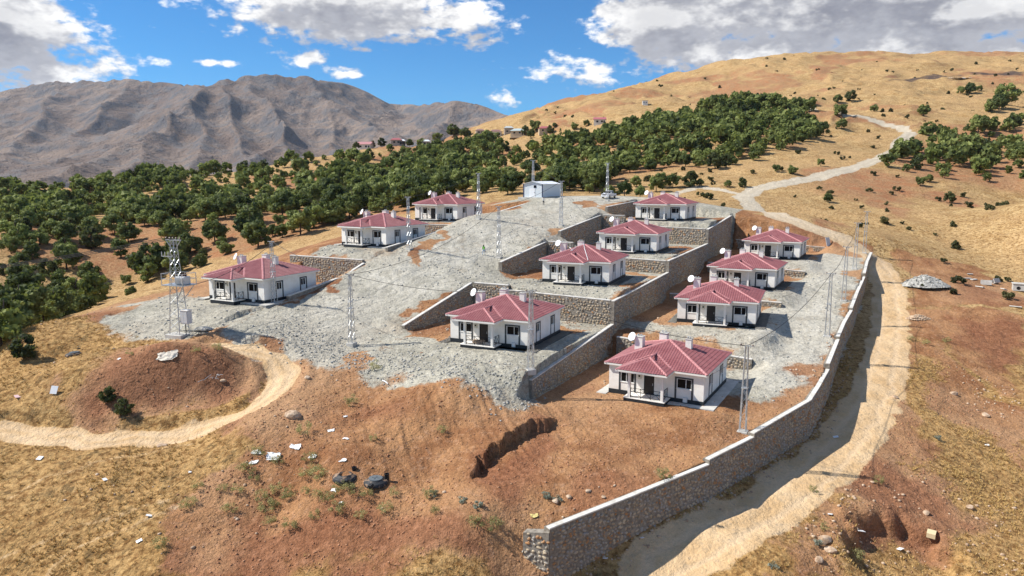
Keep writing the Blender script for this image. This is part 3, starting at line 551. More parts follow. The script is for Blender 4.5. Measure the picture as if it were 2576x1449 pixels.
def _cap(t, b):
    P = t.new('ShaderNodeTexCoord').outputs['Object']; n = t.noise(P, 3, 5, .65)
    t.l.new(t.mix(t.mr(n, .35, .7), (.46, .185, .185), (.54, .27, .265)), b.inputs['Base Color'])
def _conc(t, b):
    P = t.new('ShaderNodeNewGeometry').outputs['Position']; n = t.noise(P, .8, 5, .65); n2 = t.noise(P, 14, 4, .6)
    c = t.mix(t.mr(n, .3, .7), (.46, .44, .40), (.62, .60, .55)); t.l.new(t.mix(t.m('MULTIPLY', t.mr(n2, .45, .7), .4), c, (.36, .33, .29)), b.inputs['Base Color']); t.l.new(t.bump(n2, .3, .03), b.inputs['Normal'])
M_PLASTER = material('white_plaster', _plaster, rough=.85); M_ROOF = material('red_roof_sheet', _roof); M_CAP = material('ridge_cap_red', _cap, rough=.6)
M_WHITE = material('white_paint', None, (.82, .79, .73), .6); M_PLINTH = material('black_plinth_paint', None, (.022, .026, .030), .6); M_TRIM = material('dark_grey_trim', None, (.055, .06, .064), .6)
M_PVC = material('white_pvc', None, (.80, .80, .79), .35); M_GLASS = material('dark_window_glass', None, (.008, .009, .010), .12, 0, .12); M_DOOR = material('dark_brown_door', None, (.028, .022, .020), .4)
M_IRON = material('black_iron', None, (.018, .018, .020), .5, .3); M_CONC = material('pale_concrete', _conc, rough=.9); M_DISH = material('dish_white', None, (.82, .82, .82), .35)
M_STEEL = material('galvanised_steel', lambda t, b: t.l.new(t.mix(t.noise(t.new('ShaderNodeNewGeometry').outputs['Position'], 2.5, 3), (.40, .42, .43), (.62, .64, .65)), b.inputs['Base Color']), rough=.42, metal=.55)
M_GREYBOX = material('light_grey_metal', None, (.60, .61, .61), .5); M_CREAM = material('cream_panel', None, (.70, .66, .55), .6)
# ================================================================ house
EAVE, APEX, OV = 3.0, 5.01, .41
def wall_holes(mb, o, ux, L, H, holes, depth, n_in):
    """a wall face with window openings and their reveals; o origin, ux along, n_in inward"""
    xs = sorted({0, L, *[h[0] for h in holes], *[h[1] for h in holes]}); zs = sorted({0, H, *[h[2] for h in holes], *[h[3] for h in holes]})
    o = Vector(o); ux = Vector(ux); n = Vector(n_in); p = lambda x, z, d=0: o + ux*x + Vector((0, 0, z)) + n*d
    for x0, x1 in zip(xs[:-1], xs[1:]):
        for z0, z1 in zip(zs[:-1], zs[1:]):
            if any(h[0] <= x0 and x1 <= h[1] and h[2] <= z0 and z1 <= h[3] for h in holes): continue
            mb.poly([p(x0, z0), p(x1, z0), p(x1, z1), p(x0, z1)])
    for x0, x1, z0, z1 in holes:
        mb.poly([p(x0,z0), p(x0,z0,depth), p(x1,z0,depth), p(x1,z0)]); mb.poly([p(x0,z1), p(x1,z1), p(x1,z1,depth), p(x0,z1,depth)])
        mb.poly([p(x0,z0), p(x0,z1), p(x0,z1,depth), p(x0,z0,depth)]); mb.poly([p(x1,z0), p(x1,z0,depth), p(x1,z1,depth), p(x1,z1)])
def tile_sheet(P0, P1, P2, P3=None, extra=None, pitch=.30, step=.40):
    """tile-profiled metal sheet over the slope whose eave runs P0->P1 and whose top is P2 (triangle) or P2,P3"""
    P0, P1, P2 = Vector(P0), Vector(P1), Vector(P2); top = [P2] if P3 is None else [P2, Vector(P3)]
    ex = (P1 - P0).normalized(); n = ex.cross(P2 - P0).normalized()
    if n.z < 0: n = -n
    ey = n.cross(ex)
    if ey.z < 0: ey = -ey
    L = (P1 - P0).length; Hh = max((p - P0).dot(ey) for p in top)
    prof = [(0, 0), (.3, .0), (.42, .032), (.58, .045), (.74, .032), (.88, .0)]
    ss = [k*pitch + a*pitch for k in range(int(L/pitch) + 1) for a, _ in prof]; hs = [b for k in range(int(L/pitch) + 1) for _, b in prof]
    ts = []; th = []
    for k in range(int(Hh/step) + 1): ts += [k*step, k*step + step - .012]; th += [.03, .0]
    V = [P0 + ex*s + ey*t + n*(h + g) for t, g in zip(ts, th) for s, h in zip(ss, hs)]; m = len(ss)
    Fc = [(j*m+i, j*m+i+1, (j+1)*m+i+1, (j+1)*m+i) for j in range(len(ts)-1) for i in range(m-1)]
    me = bpy.data.meshes.new('roof_slope'); me.from_pydata([tuple(v) for v in V], [], Fc); bm = bmesh.new(); bm.from_mesh(me)
    poly = [P0, P1] + top[::1]
    cen = sum(poly, Vector())/len(poly)
    cuts = [(a, (b - a).cross(n)) for a, b in zip(poly, poly[1:] + poly[:1])]
    for a, nn in cuts + (extra or []):
        nn = Vector(nn)
        if (cen - Vector(a)).dot(nn) > 0 and (a, nn) not in (extra or []): nn = -nn
        bmesh.ops.bisect_plane(bm, geom=bm.verts[:] + bm.edges[:] + bm.faces[:], plane_co=a, plane_no=nn, clear_outer=True)
    bm.to_mesh(me); bm.free(); me.update(); return me
def make_house(name):
    H = empty(name); hw, hd = HW, HD; x0, x1, y0, y1 = -OV, hw + OV, -OV, hd + OV; ax, ay_ = hw/2, hd/2
    win_f = [(1.38, 2.92, .95, 2.02), (7.66, 9.22, 1.10, 2.16)]; door = (4.03, 5.18, 0.0, 2.10); win_r = [(2.42, 3.36, 1.15, 2.16), (7.18, 8.12, 1.15, 2.16)]
    mb = MB(); wall_holes(mb, (0,0,0), (1,0,0), hw, 2.86, win_f + [door], .12, (0,1,0)); wall_holes(mb, (hw,0,0), (0,1,0), hd, 2.86, win_r, .12, (-1,0,0))
    wall_holes(mb, (hw,hd,0), (-1,0,0), hw, 2.86, [], .1, (0,-1,0)); wall_holes(mb, (0,hd,0), (0,-1,0), hd, 2.86, [(2.4,3.3,1.1,2.1),(7,7.9,1.1,2.1)], .12, (1,0,0))
    mb.build('wall', M_PLASTER, H)
    MB().box(.02, hw-.02, .02, hd-.02, 2.74, 2.82).build('ceiling', M_WHITE, H)
    MB().box(-.03, hw+.03, -.03, hd+.03, -.9, 0).build('plinth', M_PLINTH, H)
    sl = MB().box(2.48, 6.96, -2.08, -.034, -.9, -.16).build('porch_plinth', M_PLINTH, H); MB().box(2.44, 7.0, -2.12, -.034, -.155, -.08).build('porch_slab', M_WHITE, sl)
    for cx in (3.04, 6.66): MB().box(cx-.14, cx+.14, -2.02, -1.74, -.08, 2.66).build('column', M_WHITE, H, bevel=.012)
    MB().box(1.86, 7.29, -2.1, -1.66, 2.66, 2.80).build('porch_beam', M_WHITE, H)
    MB().box(x0+.05, x1-.05, y0+.05, y1-.05, 2.84, 2.90).build('soffit', M_WHITE, H); MB().box(1.82, 7.33, -2.62, y0+.046, 2.835, 2.895).build('porch_soffit', M_WHITE, H)
    f = MB(); 
    for a in ((x0, 1.76, y0-.03, y0), (7.39, x1, y0-.03, y0), (x1, x1+.03, y0-.03, y1), (x0-.03, x0, y0-.03, y1), (x0, x1, y1, y1+.03), (1.76, 7.39, -2.71, -2.68), (1.73, 1.76, -2.71, y0), (7.39, 7.42, -2.71, y0)): f.box(a[0], a[1], a[2], a[3], 2.80, 2.985)
    f.build('fascia', M_WHITE, H)
    # roof: a pyramid with a hipped porch roof running into its front slope
    A = (ax, ay_, APEX); c = [(x0,y0,EAVE), (x1,y0,EAVE), (x1,y1,EAVE), (x0,y1,EAVE)]
    for a, b in ((0,1),(1,2),(2,3),(3,0)): add('roof_slope', tile_sheet(c[a], c[b], A), M_ROOF, H)
    m = (APEX - EAVE)/(ay_ - y0); ph = 2.815; pz = EAVE + ph*m; px_ = 4.575; py = -2.68 + ph; yb = y0 + ph
    pl, pr, pf, pk = (1.76,-2.68,EAVE), (7.39,-2.68,EAVE), (px_, py, pz), (px_, yb + .3, pz)
    mn = Vector((0, -m, 1)).normalized(); cut = [(Vector((0, y0, EAVE + .02)), -mn)]
    add('roof_slope', tile_sheet(pl, pr, pf), M_ROOF, H)
    for s, e in ((1.76, -1), (7.39, 1)):
        q = [(s,-2.68,EAVE), (s, y0+.25, EAVE)]; me = tile_sheet(q[0] if e < 0 else q[0], q[1], (px_, yb+.25, pz), (px_, py, pz), cut); add('roof_slope', me, M_ROOF, H)
    def cap(a, b, w=.20, name='ridge_cap'):
        a, b = Vector(a), Vector(b); d = (b - a).normalized(); sx = d.cross(Vector((0,0,1))).normalized(); up = sx.cross(d).normalized(); mb = MB(); nseg = max(2, int((b-a).length/.42)); 
        prof = [(-w,-.035),(-w*.6,.055),(0,.10),(w*.6,.055),(w,-.035)]
        for k in range(nseg):
            p, q = a + (b-a)*(k/nseg), a + (b-a)*((k+1.06)/nseg)
            R0 = [p + sx*x + up*(z + .025) for x, z in prof]; R1 = [q + sx*x*.93 + up*z for x, z in prof]
            for i in range(4): mb.poly([R0[i], R0[i+1], R1[i+1], R1[i]])
            mb.poly(R0[::-1])
        mb.build(name, M_CAP, H)
    for q in c: cap(q, A)
    cap(pl, pf, .16); cap(pr, pf, .16); cap(pf, (px_, yb, pz), .16)
    for s in (1.76, 7.39):
        vb = Vector((s, y0, EAVE + .03)); vt = Vector((px_, yb, pz + .03)); MB().bar(vb, vt, .30, .03).build('valley_flashing', M_CAP, H)
    for cx, cy, w, zt, zb in ((1.92,4.45,.46,5.22,3.5), (3.9,7.25,.44,5.28,3.9), (7.3,5.6,.33,5.26,4.0)):
        ch = MB().box(cx-w, cx+w, cy-w, cy+w, zb, zt).build('chimney', M_PLASTER, H, bevel=.01); MB().box(cx-w-.05, cx+w+.05, cy-w-.05, cy+w+.05, zt, zt+.07).build('chimney_cap', M_CONC, ch)
        for k in (-1, 1): MB().lathe([(0, .0), (.07, 0), (.07, .16), (.13, .16), (.13, .2), (0, .24)], 8, (cx + k*w*.4, cy, zt+.07)).build('flue', M_STEEL, ch, smooth=False)
    dsh = empty('satellite_dish'); dsh.parent = H; dsh.location = (1.15, 4.1, 5.15); dsh.rotation_euler = Vector((-.39, -.80, .42)).to_track_quat('Z', 'Y').to_euler()
    MB().lathe([(0,.0),(.18,.014),(.36,.06),(.53,.13),(.535,.115),(.36,.04),(.18,-.006),(0,-.02)], 20).build('dish', M_DISH, dsh, smooth=True)
    MB().tube([(0,-.52,.12),(0,-.2,.5)], .016, 6).tube([(0,-.2,.47),(0,-.19,.57)], .04, 8).build('feed_arm', M_GREYBOX, dsh)
    MB().tube([(1.15,4.1,5.1),(1.15,4.1,4.85),(1.5,4.25,4.8)], .022, 6).build('dish_bracket', M_GREYBOX, H)
    def window(o, ux, n, x0_, x1_, z0_, z1_, sx0, sx1, st, mull, sill=True):
        o, ux, n = Vector(o), Vector(ux), Vector(n); p = lambda x, z, d=0: o + ux*x + Vector((0,0,z)) + n*d      # n outward
        wn = empty('window'); wn.parent = H
        def bx(x0, x1, z0, z1, d0, d1, nm, mat, m=None):
            m = MB(); a, b = p(x0, z0, d0), p(x1, z1, d1); m.box(min(a.x,b.x), max(a.x,b.x), min(a.y,b.y), max(a.y,b.y), a.z, b.z); return m.build(nm, mat, wn)
        fr = MB()
        for a in ((x0_, x0_+.05, z0_, z1_), (x1_-.05, x1_, z0_, z1_), (x0_+.05, x1_-.05, z0_, z0_+.05), (x0_+.05, x1_-.05, z1_-.05, z1_), (mull-.028, mull+.028, z0_+.05, z1_-.05)):
            q, w = p(a[0], a[2], -.10), p(a[1], a[3], -.035); fr.box(min(q.x,w.x), max(q.x,w.x), min(q.y,w.y), max(q.y,w.y), q.z, w.z)
        fr.build('frame', M_PVC, wn)
        for a, b in ((x0_+.05, mull-.028), (mull+.028, x1_-.05)): bx(a, b, z0_+.05, z1_-.05, -.085, -.07, 'pane', M_GLASS)
        if sill: bx(x0_-.05, x1_+.05, z0_-.05, z0_, -.02, .07, 'sill', M_WHITE)
        if sx0 is not None:
            for a, b, z0, z1 in ((sx0, sx0+.2, .002, st), (sx1-.2, sx1, .002, st), (sx0+.2, sx1-.2, st-.17, st)): bx(a, b, z0, z1, .002, .035, 'surround_band', M_TRIM)
    window((0,0,0), (1,0,0), (0,-1,0), *win_f[0], 1.15, 3.12, 2.20, 2.0); window((0,0,0), (1,0,0), (0,-1,0), *win_f[1], 7.43, 9.42, 2.34, 8.62)
    for w in win_r: window((hw,0,0), (0,1,0), (1,0,0), *w, w[0]-.26, w[1]+.26, 2.36, (w[0]+w[1])/2)
    for w in ((2.4,3.3,1.1,2.1),(7,7.9,1.1,2.1)): window((0,hd,0), (0,-1,0), (-1,0,0), *w, None, None, 0, (w[0]+w[1])/2)
    d = MB().box(4.10, 5.11, .06, .10, 0, 2.04).build('door', M_DOOR, H); df = MB()
    for a in ((4.03,4.10,0,2.10),(5.11,5.18,0,2.10),(4.10,5.11,2.04,2.10)): df.box(a[0], a[1], .0, .115, a[2], a[3])
    df.build('door_frame', M_IRON, d); MB().box(4.98, 5.03, .02, .06, .95, 1.2).build('handle', M_STEEL, d)
    for k in (0, 1): MB().box(4.22, 4.99, .045, .06, .2 + k*.95, .95 + k*.95).build('door_panel', M_DOOR, d)
    mbx = MB().box(3.36, 3.72, -.14, -.002, 1.55, 2.05).build('meter_box', M_CREAM, H); MB().box(3.44, 3.64, -.147, -.14, 1.78, 1.98).build('meter_window', M_GLASS, mbx)
    ub = MB().box(8.40, 8.86, -.22, -.035, -.30, .22).build('utility_box', M_GREYBOX, H); MB().box(8.44, 8.82, -.232, -.22, -.26, .18).build('box_door', M_WHITE, ub)
    def rail(a, b, nbay, first=0):
        a, b = Vector(a), Vector(b); R = empty('railing'); R.parent = H
        for z in (.95, .06): MB().bar(a + Vector((0,0,z)), b + Vector((0,0,z)), .045, .045).build('rail', M_IRON, R)
        for k in range(nbay + 1):
            q = a + (b-a)*(k/nbay); MB().box(q.x-.022, q.x+.022, q.y-.022, q.y+.022, -.08, 1.0).build('post', M_IRON, R)
        for k in range(nbay):
            q0, q1 = a + (b-a)*(k/nbay), a + (b-a)*((k+1)/nbay)
            MB().bar(q0 + Vector((0,0,.08)), q1 + Vector((0,0,.93)), .026).build('brace', M_IRON, R); MB().bar(q0 + Vector((0,0,.93)), q1 + Vector((0,0,.08)), .026).build('brace', M_IRON, R)
    rail((3.22,-1.88,0), (6.50,-1.88,0), 3); rail((6.66,-1.70,0), (6.66,-.06,0), 2)
    return H
HOUSE_LABELS = {
 1: 'white bungalow with red roof standing on orange earth, lowest one beside the tall perimeter wall',
 2: 'white bungalow with a small wooden table in front of its porch',
 3: 'white bungalow with red roof nearest the lattice transformer tower',
 4: 'white bungalow left of the gravel road, middle one of its row of three',
 5: 'white bungalow topmost of the row of three left of the gravel road',
 6: 'white bungalow with a pale cable lying across its red roof between stone terrace walls',
 7: 'white bungalow on the terrace just below the topmost one of the middle row',
 8: 'white bungalow on the highest walled terrace below the parked pickup truck',
 9: 'white bungalow second up from the lowest along the perimeter wall gravel strip',
 10: 'white bungalow third up from the lowest along the perimeter wall gravel strip',
 11: 'white bungalow beside the leaning grey panel, topmost along the perimeter wall gravel strip'}
proto = None
for hno, (hx, hy, hzz, yw) in HOUSES.items():
    if proto is None: proto = make_house('bungalow'); Hh = proto
    else: Hh = copy_tree(proto)
    Hh.location = (hx, hy, hzz); Hh.rotation_euler = (0, 0, yw)
    tag(Hh, HOUSE_LABELS[hno], 'house', 'white bungalows with red roofs')
    g = hzz - PLINTH.get(hno, .5)
    # concrete strip poured round the walls
    ap = MB()
    zz = .03 - PLINTH.get(hno, .5)
    for a in ((10.55,11.85,-1.1,11.4), (-1.15,-.03,-.9,11.4), (-.03,10.55,10.39,11.4)): ap.box(a[0], a[1], a[2], a[3], zz-.25, zz+.05)
    ap.box(6.99, 10.55, -1.0, -.04, zz-.25, zz+.045); ap.build('apron', M_CONC, Hh)

# ================================================================ stone walls
def _stone(t, b):
    P = t.new('ShaderNodeNewGeometry').outputs['Position']; c1 = t.rgb(t.voro(P, 2.1, out='Color')); n = t.noise(P, 6, 4, .6)
    c = t.mix(c1[0], (.33, .25, .165), (.54, .44, .31)); c = t.mix(t.mr(c1[1], .5, .8), c, (.36, .34, .31)); c = t.mix(t.mr(c1[2], .82, .86), c, (.42, .22, .10)); c = t.mix(t.m('MULTIPLY', t.mr(n, .45, .7), .4), c, (.44, .36, .26))
    t.l.new(c, b.inputs['Base Color']); t.l.new(t.bump(n, .4, .05), b.inputs['Normal'])
def _mortar(t, b):
    P = t.new('ShaderNodeNewGeometry').outputs['Position']; n = t.noise(P, 3, 5, .65); t.l.new(t.mix(t.mr(n, .35, .65), (.19, .165, .135), (.31, .28, .235)), b.inputs['Base Color']); t.l.new(t.bump(n, .6, .06), b.inputs['Normal'])
M_STONE = material('rubble_stone', _stone, rough=.9, spec=.15); M_MORTAR = material('mortar', _mortar, rough=.95, spec=.1)
def _coping(t, b):
    P = t.new('ShaderNodeNewGeometry').outputs['Position']; n = t.noise(P, 1.4, 5, .65); t.l.new(t.mix(t.mr(n, .4, .7), (.68, .655, .60), (.50, .47, .41)), b.inputs['Base Color'])
M_COPING = material('white_coping', _coping, rough=.8)
SRNG = np.random.RandomState(11)
def stone_shape(k):
    r = np.random.RandomState(100 + k); n = 7; a = np.sort((np.arange(n) + r.uniform(-.3, .3, n))*2*math.pi/n); rad = r.uniform(.78, 1.05, n)
    o = np.stack([np.cos(a)*rad, np.sin(a)*rad*.92, np.zeros(n)], 1); m_ = o*[.86, .86, 1] + np.c_[np.zeros((n, 2)), np.full(n, .17)]; i = o*[.5, .5, 1] + np.c_[np.zeros((n, 2)), r.uniform(.20, .27, n)]
    V = np.r_[o - [0, 0, .12], m_, i]; F = []
    for j in range(n):
        k2 = (j+1) % n; F += [(j, k2, n+k2), (j, n+k2, n+j), (n+j, n+k2, 2*n+k2), (n+j, 2*n+k2, 2*n+j)]
    F += [(2*n, 2*n+j, 2*n+j+1) for j in range(1, n-1)]
    return V, np.array(F)
STONES = [stone_shape(k) for k in range(10)]
STONE_ME = []
for V, F in STONES:
    me = mesh_np('stone', V, F); me.materials.append(M_STONE); STONE_ME.append(me)
CAMV = np.array([0, 0, CAM_Z])
def stone_wall(name, label, segs, side, thick=.55, spacing=.40, parts=0, faces=(1,), coping=True, cap_over=.03, group=None, endface=False, bare=0):
    """segs: list of ((x,y,ztop,zbot),(x,y,ztop,zbot)); side +1: the dressed face is on the right of the direction of travel"""
    W_ = empty(name, (segs[0][0][0], segs[0][0][1], segs[0][0][3])); o0 = np.array(W_.location); tag(W_, label, 'wall', group, 'thing')
    core = MB(); PL = []
    for k, (a, b) in enumerate(segs):
        a = np.array(a, float); b = np.array(b, float); d = b[:2] - a[:2]; L = np.hypot(*d); d /= L; n = np.array([d[1], -d[0]])*side   # outward from dressed face
        f = lambda q, z, off: (q[0] - n[0]*off - o0[0], q[1] - n[1]*off - o0[1], z - o0[2])
        P = [f(a, a[3], 0), f(b, b[3], 0), f(b, b[3], thick), f(a, a[3], thick), f(a, a[2], 0), f(b, b[2], 0), f(b, b[2], thick), f(a, a[2], thick)]
        m = len(core.v); core.v += P; core.f += [tuple(m+i for i in q) for q in ((0,3,2,1),(4,5,6,7),(0,1,5,4),(1,2,6,5),(2,3,7,6),(3,0,4,7))]
        if coping and k >= bare:
            nk = max(1, int(round(L/6.0)))
            for j in range(nk):
                s0, s1 = j/nk + (0 if j == 0 else .004), (j+1)/nk - (0 if j == nk-1 else .0); q0, q1 = a + (b-a)*s0, a + (b-a)*s1; cb = MB(); pts = []
                for z0 in (.0, .12):
                    for q, off in ((q0, -cap_over), (q1, -cap_over), (q1, min(thick, .42) + cap_over), (q0, min(thick, .42) + cap_over)): pts.append(f(q, q[2] + z0 + .003, off))
                cb.v = pts; cb.f = [(0,3,2,1),(4,5,6,7),(0,1,5,4),(1,2,6,5),(2,3,7,6),(3,0,4,7)]; cb.build('coping', M_COPING, W_, bevel=.015)
        # stones laid over the face
        faces_ = [(a, b, n, L)]
        if endface and k == 0: q = a.copy(); e = a.copy(); e[:2] = a[:2] - n*thick; faces_.append((e, q, -d, thick))
        for A_, B_, nn, LL in faces_:
            dd = (B_[:2] - A_[:2])/LL; hmax = max(A_[2] - A_[3], B_[2] - B_[3]); rows = int(hmax/(spacing*.80)) + 1
            for r_ in range(rows):
                s = SRNG.uniform(0, spacing)
                while s < LL:
                    w = spacing*SRNG.uniform(.55, 1.45); t = (s + w/2)/LL; s += w
                    if t > 1: break
                    z0 = A_[3] + (B_[3]-A_[3])*t; z1 = A_[2] + (B_[2]-A_[2])*t; z = z0 + (r_ + .5)*spacing*.80 + SRNG.uniform(-.13, .13)
                    hh = spacing*SRNG.uniform(.26, .46)
                    if z + hh*.8 > z1: continue
                    c = np.array([A_[0] + dd[0]*LL*t, A_[1] + dd[1]*LL*t, z]); PL.append((c, dd, nn, w*SRNG.uniform(.38, .50), hh)) if SRNG.rand() > .06 else None
    core.build('masonry', M_MORTAR, W_)
    if not PL: return W_
    dist = np.array([np.linalg.norm(q[0] - CAMV) for q in PL]); order = np.argsort(dist)
    VV = []; FF = []; off = 0
    for rank, i in enumerate(order):
        c, dd, nn, sx, sz = PL[i]; k = SRNG.randint(10); ang = SRNG.uniform(-.6, .6) + (math.pi if SRNG.rand() < .5 else 0); ca, sa = math.cos(ang), math.sin(ang)
        X = np.array([dd[0], dd[1], 0]); Z = np.array([0, 0, 1.0]); N = np.array([nn[0], nn[1], 0]); dep = .34*SRNG.uniform(.7, 1.25)
        ex = (X*ca + Z*sa); ez = (-X*sa + Z*ca)
        if np.dot(np.cross(ex, ez), N) < 0: ex = -ex
        if rank < parts:
            M = Matrix(((ex[0]*sx, ez[0]*sz, N[0]*dep, c[0]-o0[0]), (ex[1]*sx, ez[1]*sz, N[1]*dep, c[1]-o0[1]), (ex[2]*sx, ez[2]*sz, N[2]*dep, c[2]-o0[2]), (0,0,0,1)))
            o = add('stone', STONE_ME[k], None, W_); o.matrix_local = M
        else:
            V, F = STONES[k]; VV.append(V[:, :1]*ex*sx + V[:, 1:2]*ez*sz + V[:, 2:]*N*dep + c - o0); FF.append(F + off); off += len(V)
    if VV:
        o = add('stonework', mesh_np('stonework', np.concatenate(VV), np.concatenate(FF)), M_STONE, W_); o['kind'] = 'stuff'
    return W_
def low(x, y, n, dist=.9):
    return hz(x + n[0]*dist, y + n[1]*dist)
def wall_path(pts, side, drop=.35, sub=6.0):
    """pts (x, y, ztop0, ztop1): z before and after a step at that point -> segments following the lower ground"""
    out = []
    for p, q in zip(pts[:-1], pts[1:]):
        a, b = np.array([p[0], p[1], p[3]]), np.array([q[0], q[1], q[2]]); L = np.hypot(*(b-a)[:2]); d = (b-a)[:2]/L; n = np.array([d[1], -d[0]])*side; k = max(1, int(round(L/sub)))
        Q = [a + (b-a)*j/k for j in range(k+1)]; zb = [min(low(w[0], w[1], n), low(w[0], w[1], n, 1.8)) - drop for w in Q]
        out += [((*Q[j], zb[j]), (*Q[j+1], zb[j+1])) for j in range(k)]
    return out
def U(u, v, z0, z1=None): x, y = xy(u, v); return (x, y, z0, z0 if z1 is None else z1)
_pz = {2: (4.62, 5.08), 3: (5.32, 5.70), 7: (7.20, 7.92), 8: (8.50, 8.92), 10: (10.0, 10.4), 12: (12.3, 12.95)}
_pt = []; _keys = sorted([0, *_pz, 14]); _zs = {0: (3.64, 3.64), 14: (14.75, 14.75), **_pz}
for i, (x, y) in enumerate(PERIM):
    if i in _zs: z0, z1 = _zs[i]
    else:
        ka = max(k for k in _keys if k < i); kb = min(k for k in _keys if k > i); arc = lambda j: sum(math.hypot(PERIM[m+1][0]-PERIM[m][0], PERIM[m+1][1]-PERIM[m][1]) for m in range(j))
        t = (arc(i) - arc(ka))/(arc(kb) - arc(ka)); z0 = z1 = _zs[ka][1] + (_zs[kb][0] - _zs[ka][1])*t
    _pt.append((x, y, z0, z1))
stone_wall('perimeter_wall', 'long curving rubble stone perimeter wall with stepped white coping beside the dirt road', wall_path([(.85, 52.0, 2.9, 2.9), (2.80, 50.98, 3.4, 3.64)], 1, .8) + wall_path(_pt, 1), 1, .70, .40, 300, endface=True, bare=1)
GW = 'stone retaining walls of the terraces'
stone_wall('retaining_wall', 'tall straight stone retaining wall with stepped white coping behind the houses of the perimeter strip',
    wall_path([U(0,-24.5,8.55), U(0,0,10.25,13.45), U(0,25.5,14.45,16.4), U(0,52,17.15,20.0), U(0,63,20.9), U(0,73,21.75)], 1), 1, .70, .44, 300, group=GW)
stone_wall('retaining_wall', 'grey stone wall behind the bungalow with the small table', wall_path([U(-22.3,-.02,14.45), U(-16.5,-.02,14.45,13.75), U(-.6,-.02,13.5)], 1), 1, .90, .44, 120, group=GW)
stone_wall('retaining_wall', 'grey stone wall behind the bungalow with the cable on its roof', wall_path([U(-22.3,25.48,18.7), U(-17.5,25.48,18.7,16.6), U(-.6,25.48,16.35)], 1), 1, .90, .46, 40, group=GW)
stone_wall('retaining_wall', 'stone wall under the highest terrace beside the tallest part of the long retaining wall', wall_path([U(-22.3,51.98,22.3), U(-17.5,51.98,22.3,20.4), U(-.6,51.98,20.05)], 1), 1, .90, .46, 0, group=GW)
stone_wall('retaining_wall', 'sloping stone wall with white coping left of the bungalow with the small table', wall_path([U(ULEFT,-17.0,10.9), U(ULEFT,-.1,14.4)], 1), 1, .65, .44, 150, group=GW)
stone_wall('retaining_wall', 'sloping stone wall with white coping left of the bungalow with the cable on its roof', wall_path([U(ULEFT,9.0,16.65), U(ULEFT,25.3,18.6)], 1), 1, .65, .44, 60, group=GW)
stone_wall('retaining_wall', 'sloping stone wall left of the second highest terrace, below a lattice pole', wall_path([U(ULEFT,31.5,20.2), U(ULEFT,51.8,22.25)], 1), 1, .65, .46, 0, group=GW)
stone_wall('retaining_wall', 'stone wall just below the parked pickup truck', wall_path([U(ULEFT,55.5,23.9), U(ULEFT,73.5,24.6)], 1), 1, .65, .46, 0, group=GW)
stone_wall('retaining_wall', 'wide stone wall behind the bungalow near the transformer tower', wall_path([U(-57,-3.05,17.1), U(-41.3,-3.05,17.15)], 1), 1, .65, .46, 80, group=GW)
stone_wall('retaining_wall', 'low wall with white coping climbing beside the bungalow near the transformer tower', wall_path([U(-41.0,-3.3,16.7), U(-41.0,-8,15.2), U(-41.0,-19.5,13.75)], 1, .5), 1, .5, .46, 0, group=GW)
stone_wall('retaining_wall', 'stone wall between the two upper bungalows left of the gravel road', wall_path([U(-54,23.65,21.1), U(-41.3,23.65,21.2)], 1), 1, .65, .46, 0, group=GW)
stone_wall('retaining_wall', 'low wall with white coping climbing beside the middle bungalow left of the gravel road', wall_path([U(-41.0,23.3,21.0), U(-41.0,2.5,18.7)], 1, .5), 1, .5, .46, 0, group=GW)
stone_wall('retaining_wall', 'low wall with white coping climbing beside the topmost bungalow left of the gravel road', wall_path([U(-41.0,52.5,24.4), U(-41.0,29,21.9)], 1, .5), 1, .5, .46, 0, group=GW)
for (vw, h, u1, lb) in ((-1.0,1,18.5,'low stone wall behind the lowest bungalow of the perimeter strip'),(23.6,9,18.2,'low stone wall behind the second bungalow up along the perimeter strip'),(49.0,10,18.5,'low stone wall behind the third bungalow up along the perimeter strip'),(74.5,11,19.5,'stone wall with the grey panel leaning on its end')):
    xa, ya = xy(.8, vw); xb, yb_ = xy(u1, vw); g0 = HOUSES[h][2] - .5; ta, tb = right_terrace(xa, ya), right_terrace(xb, yb_); ta = max(ta, g0 + 1.1); tb = max(tb, g0 + 1.1)
    stone_wall('retaining_wall', lb, wall_path([(xa, ya, ta+.1, ta+.1), (xb, yb_, tb+.1, tb+.1)], 1), 1, .60, .44, 30 if h == 1 else 0, group=GW, coping=True)

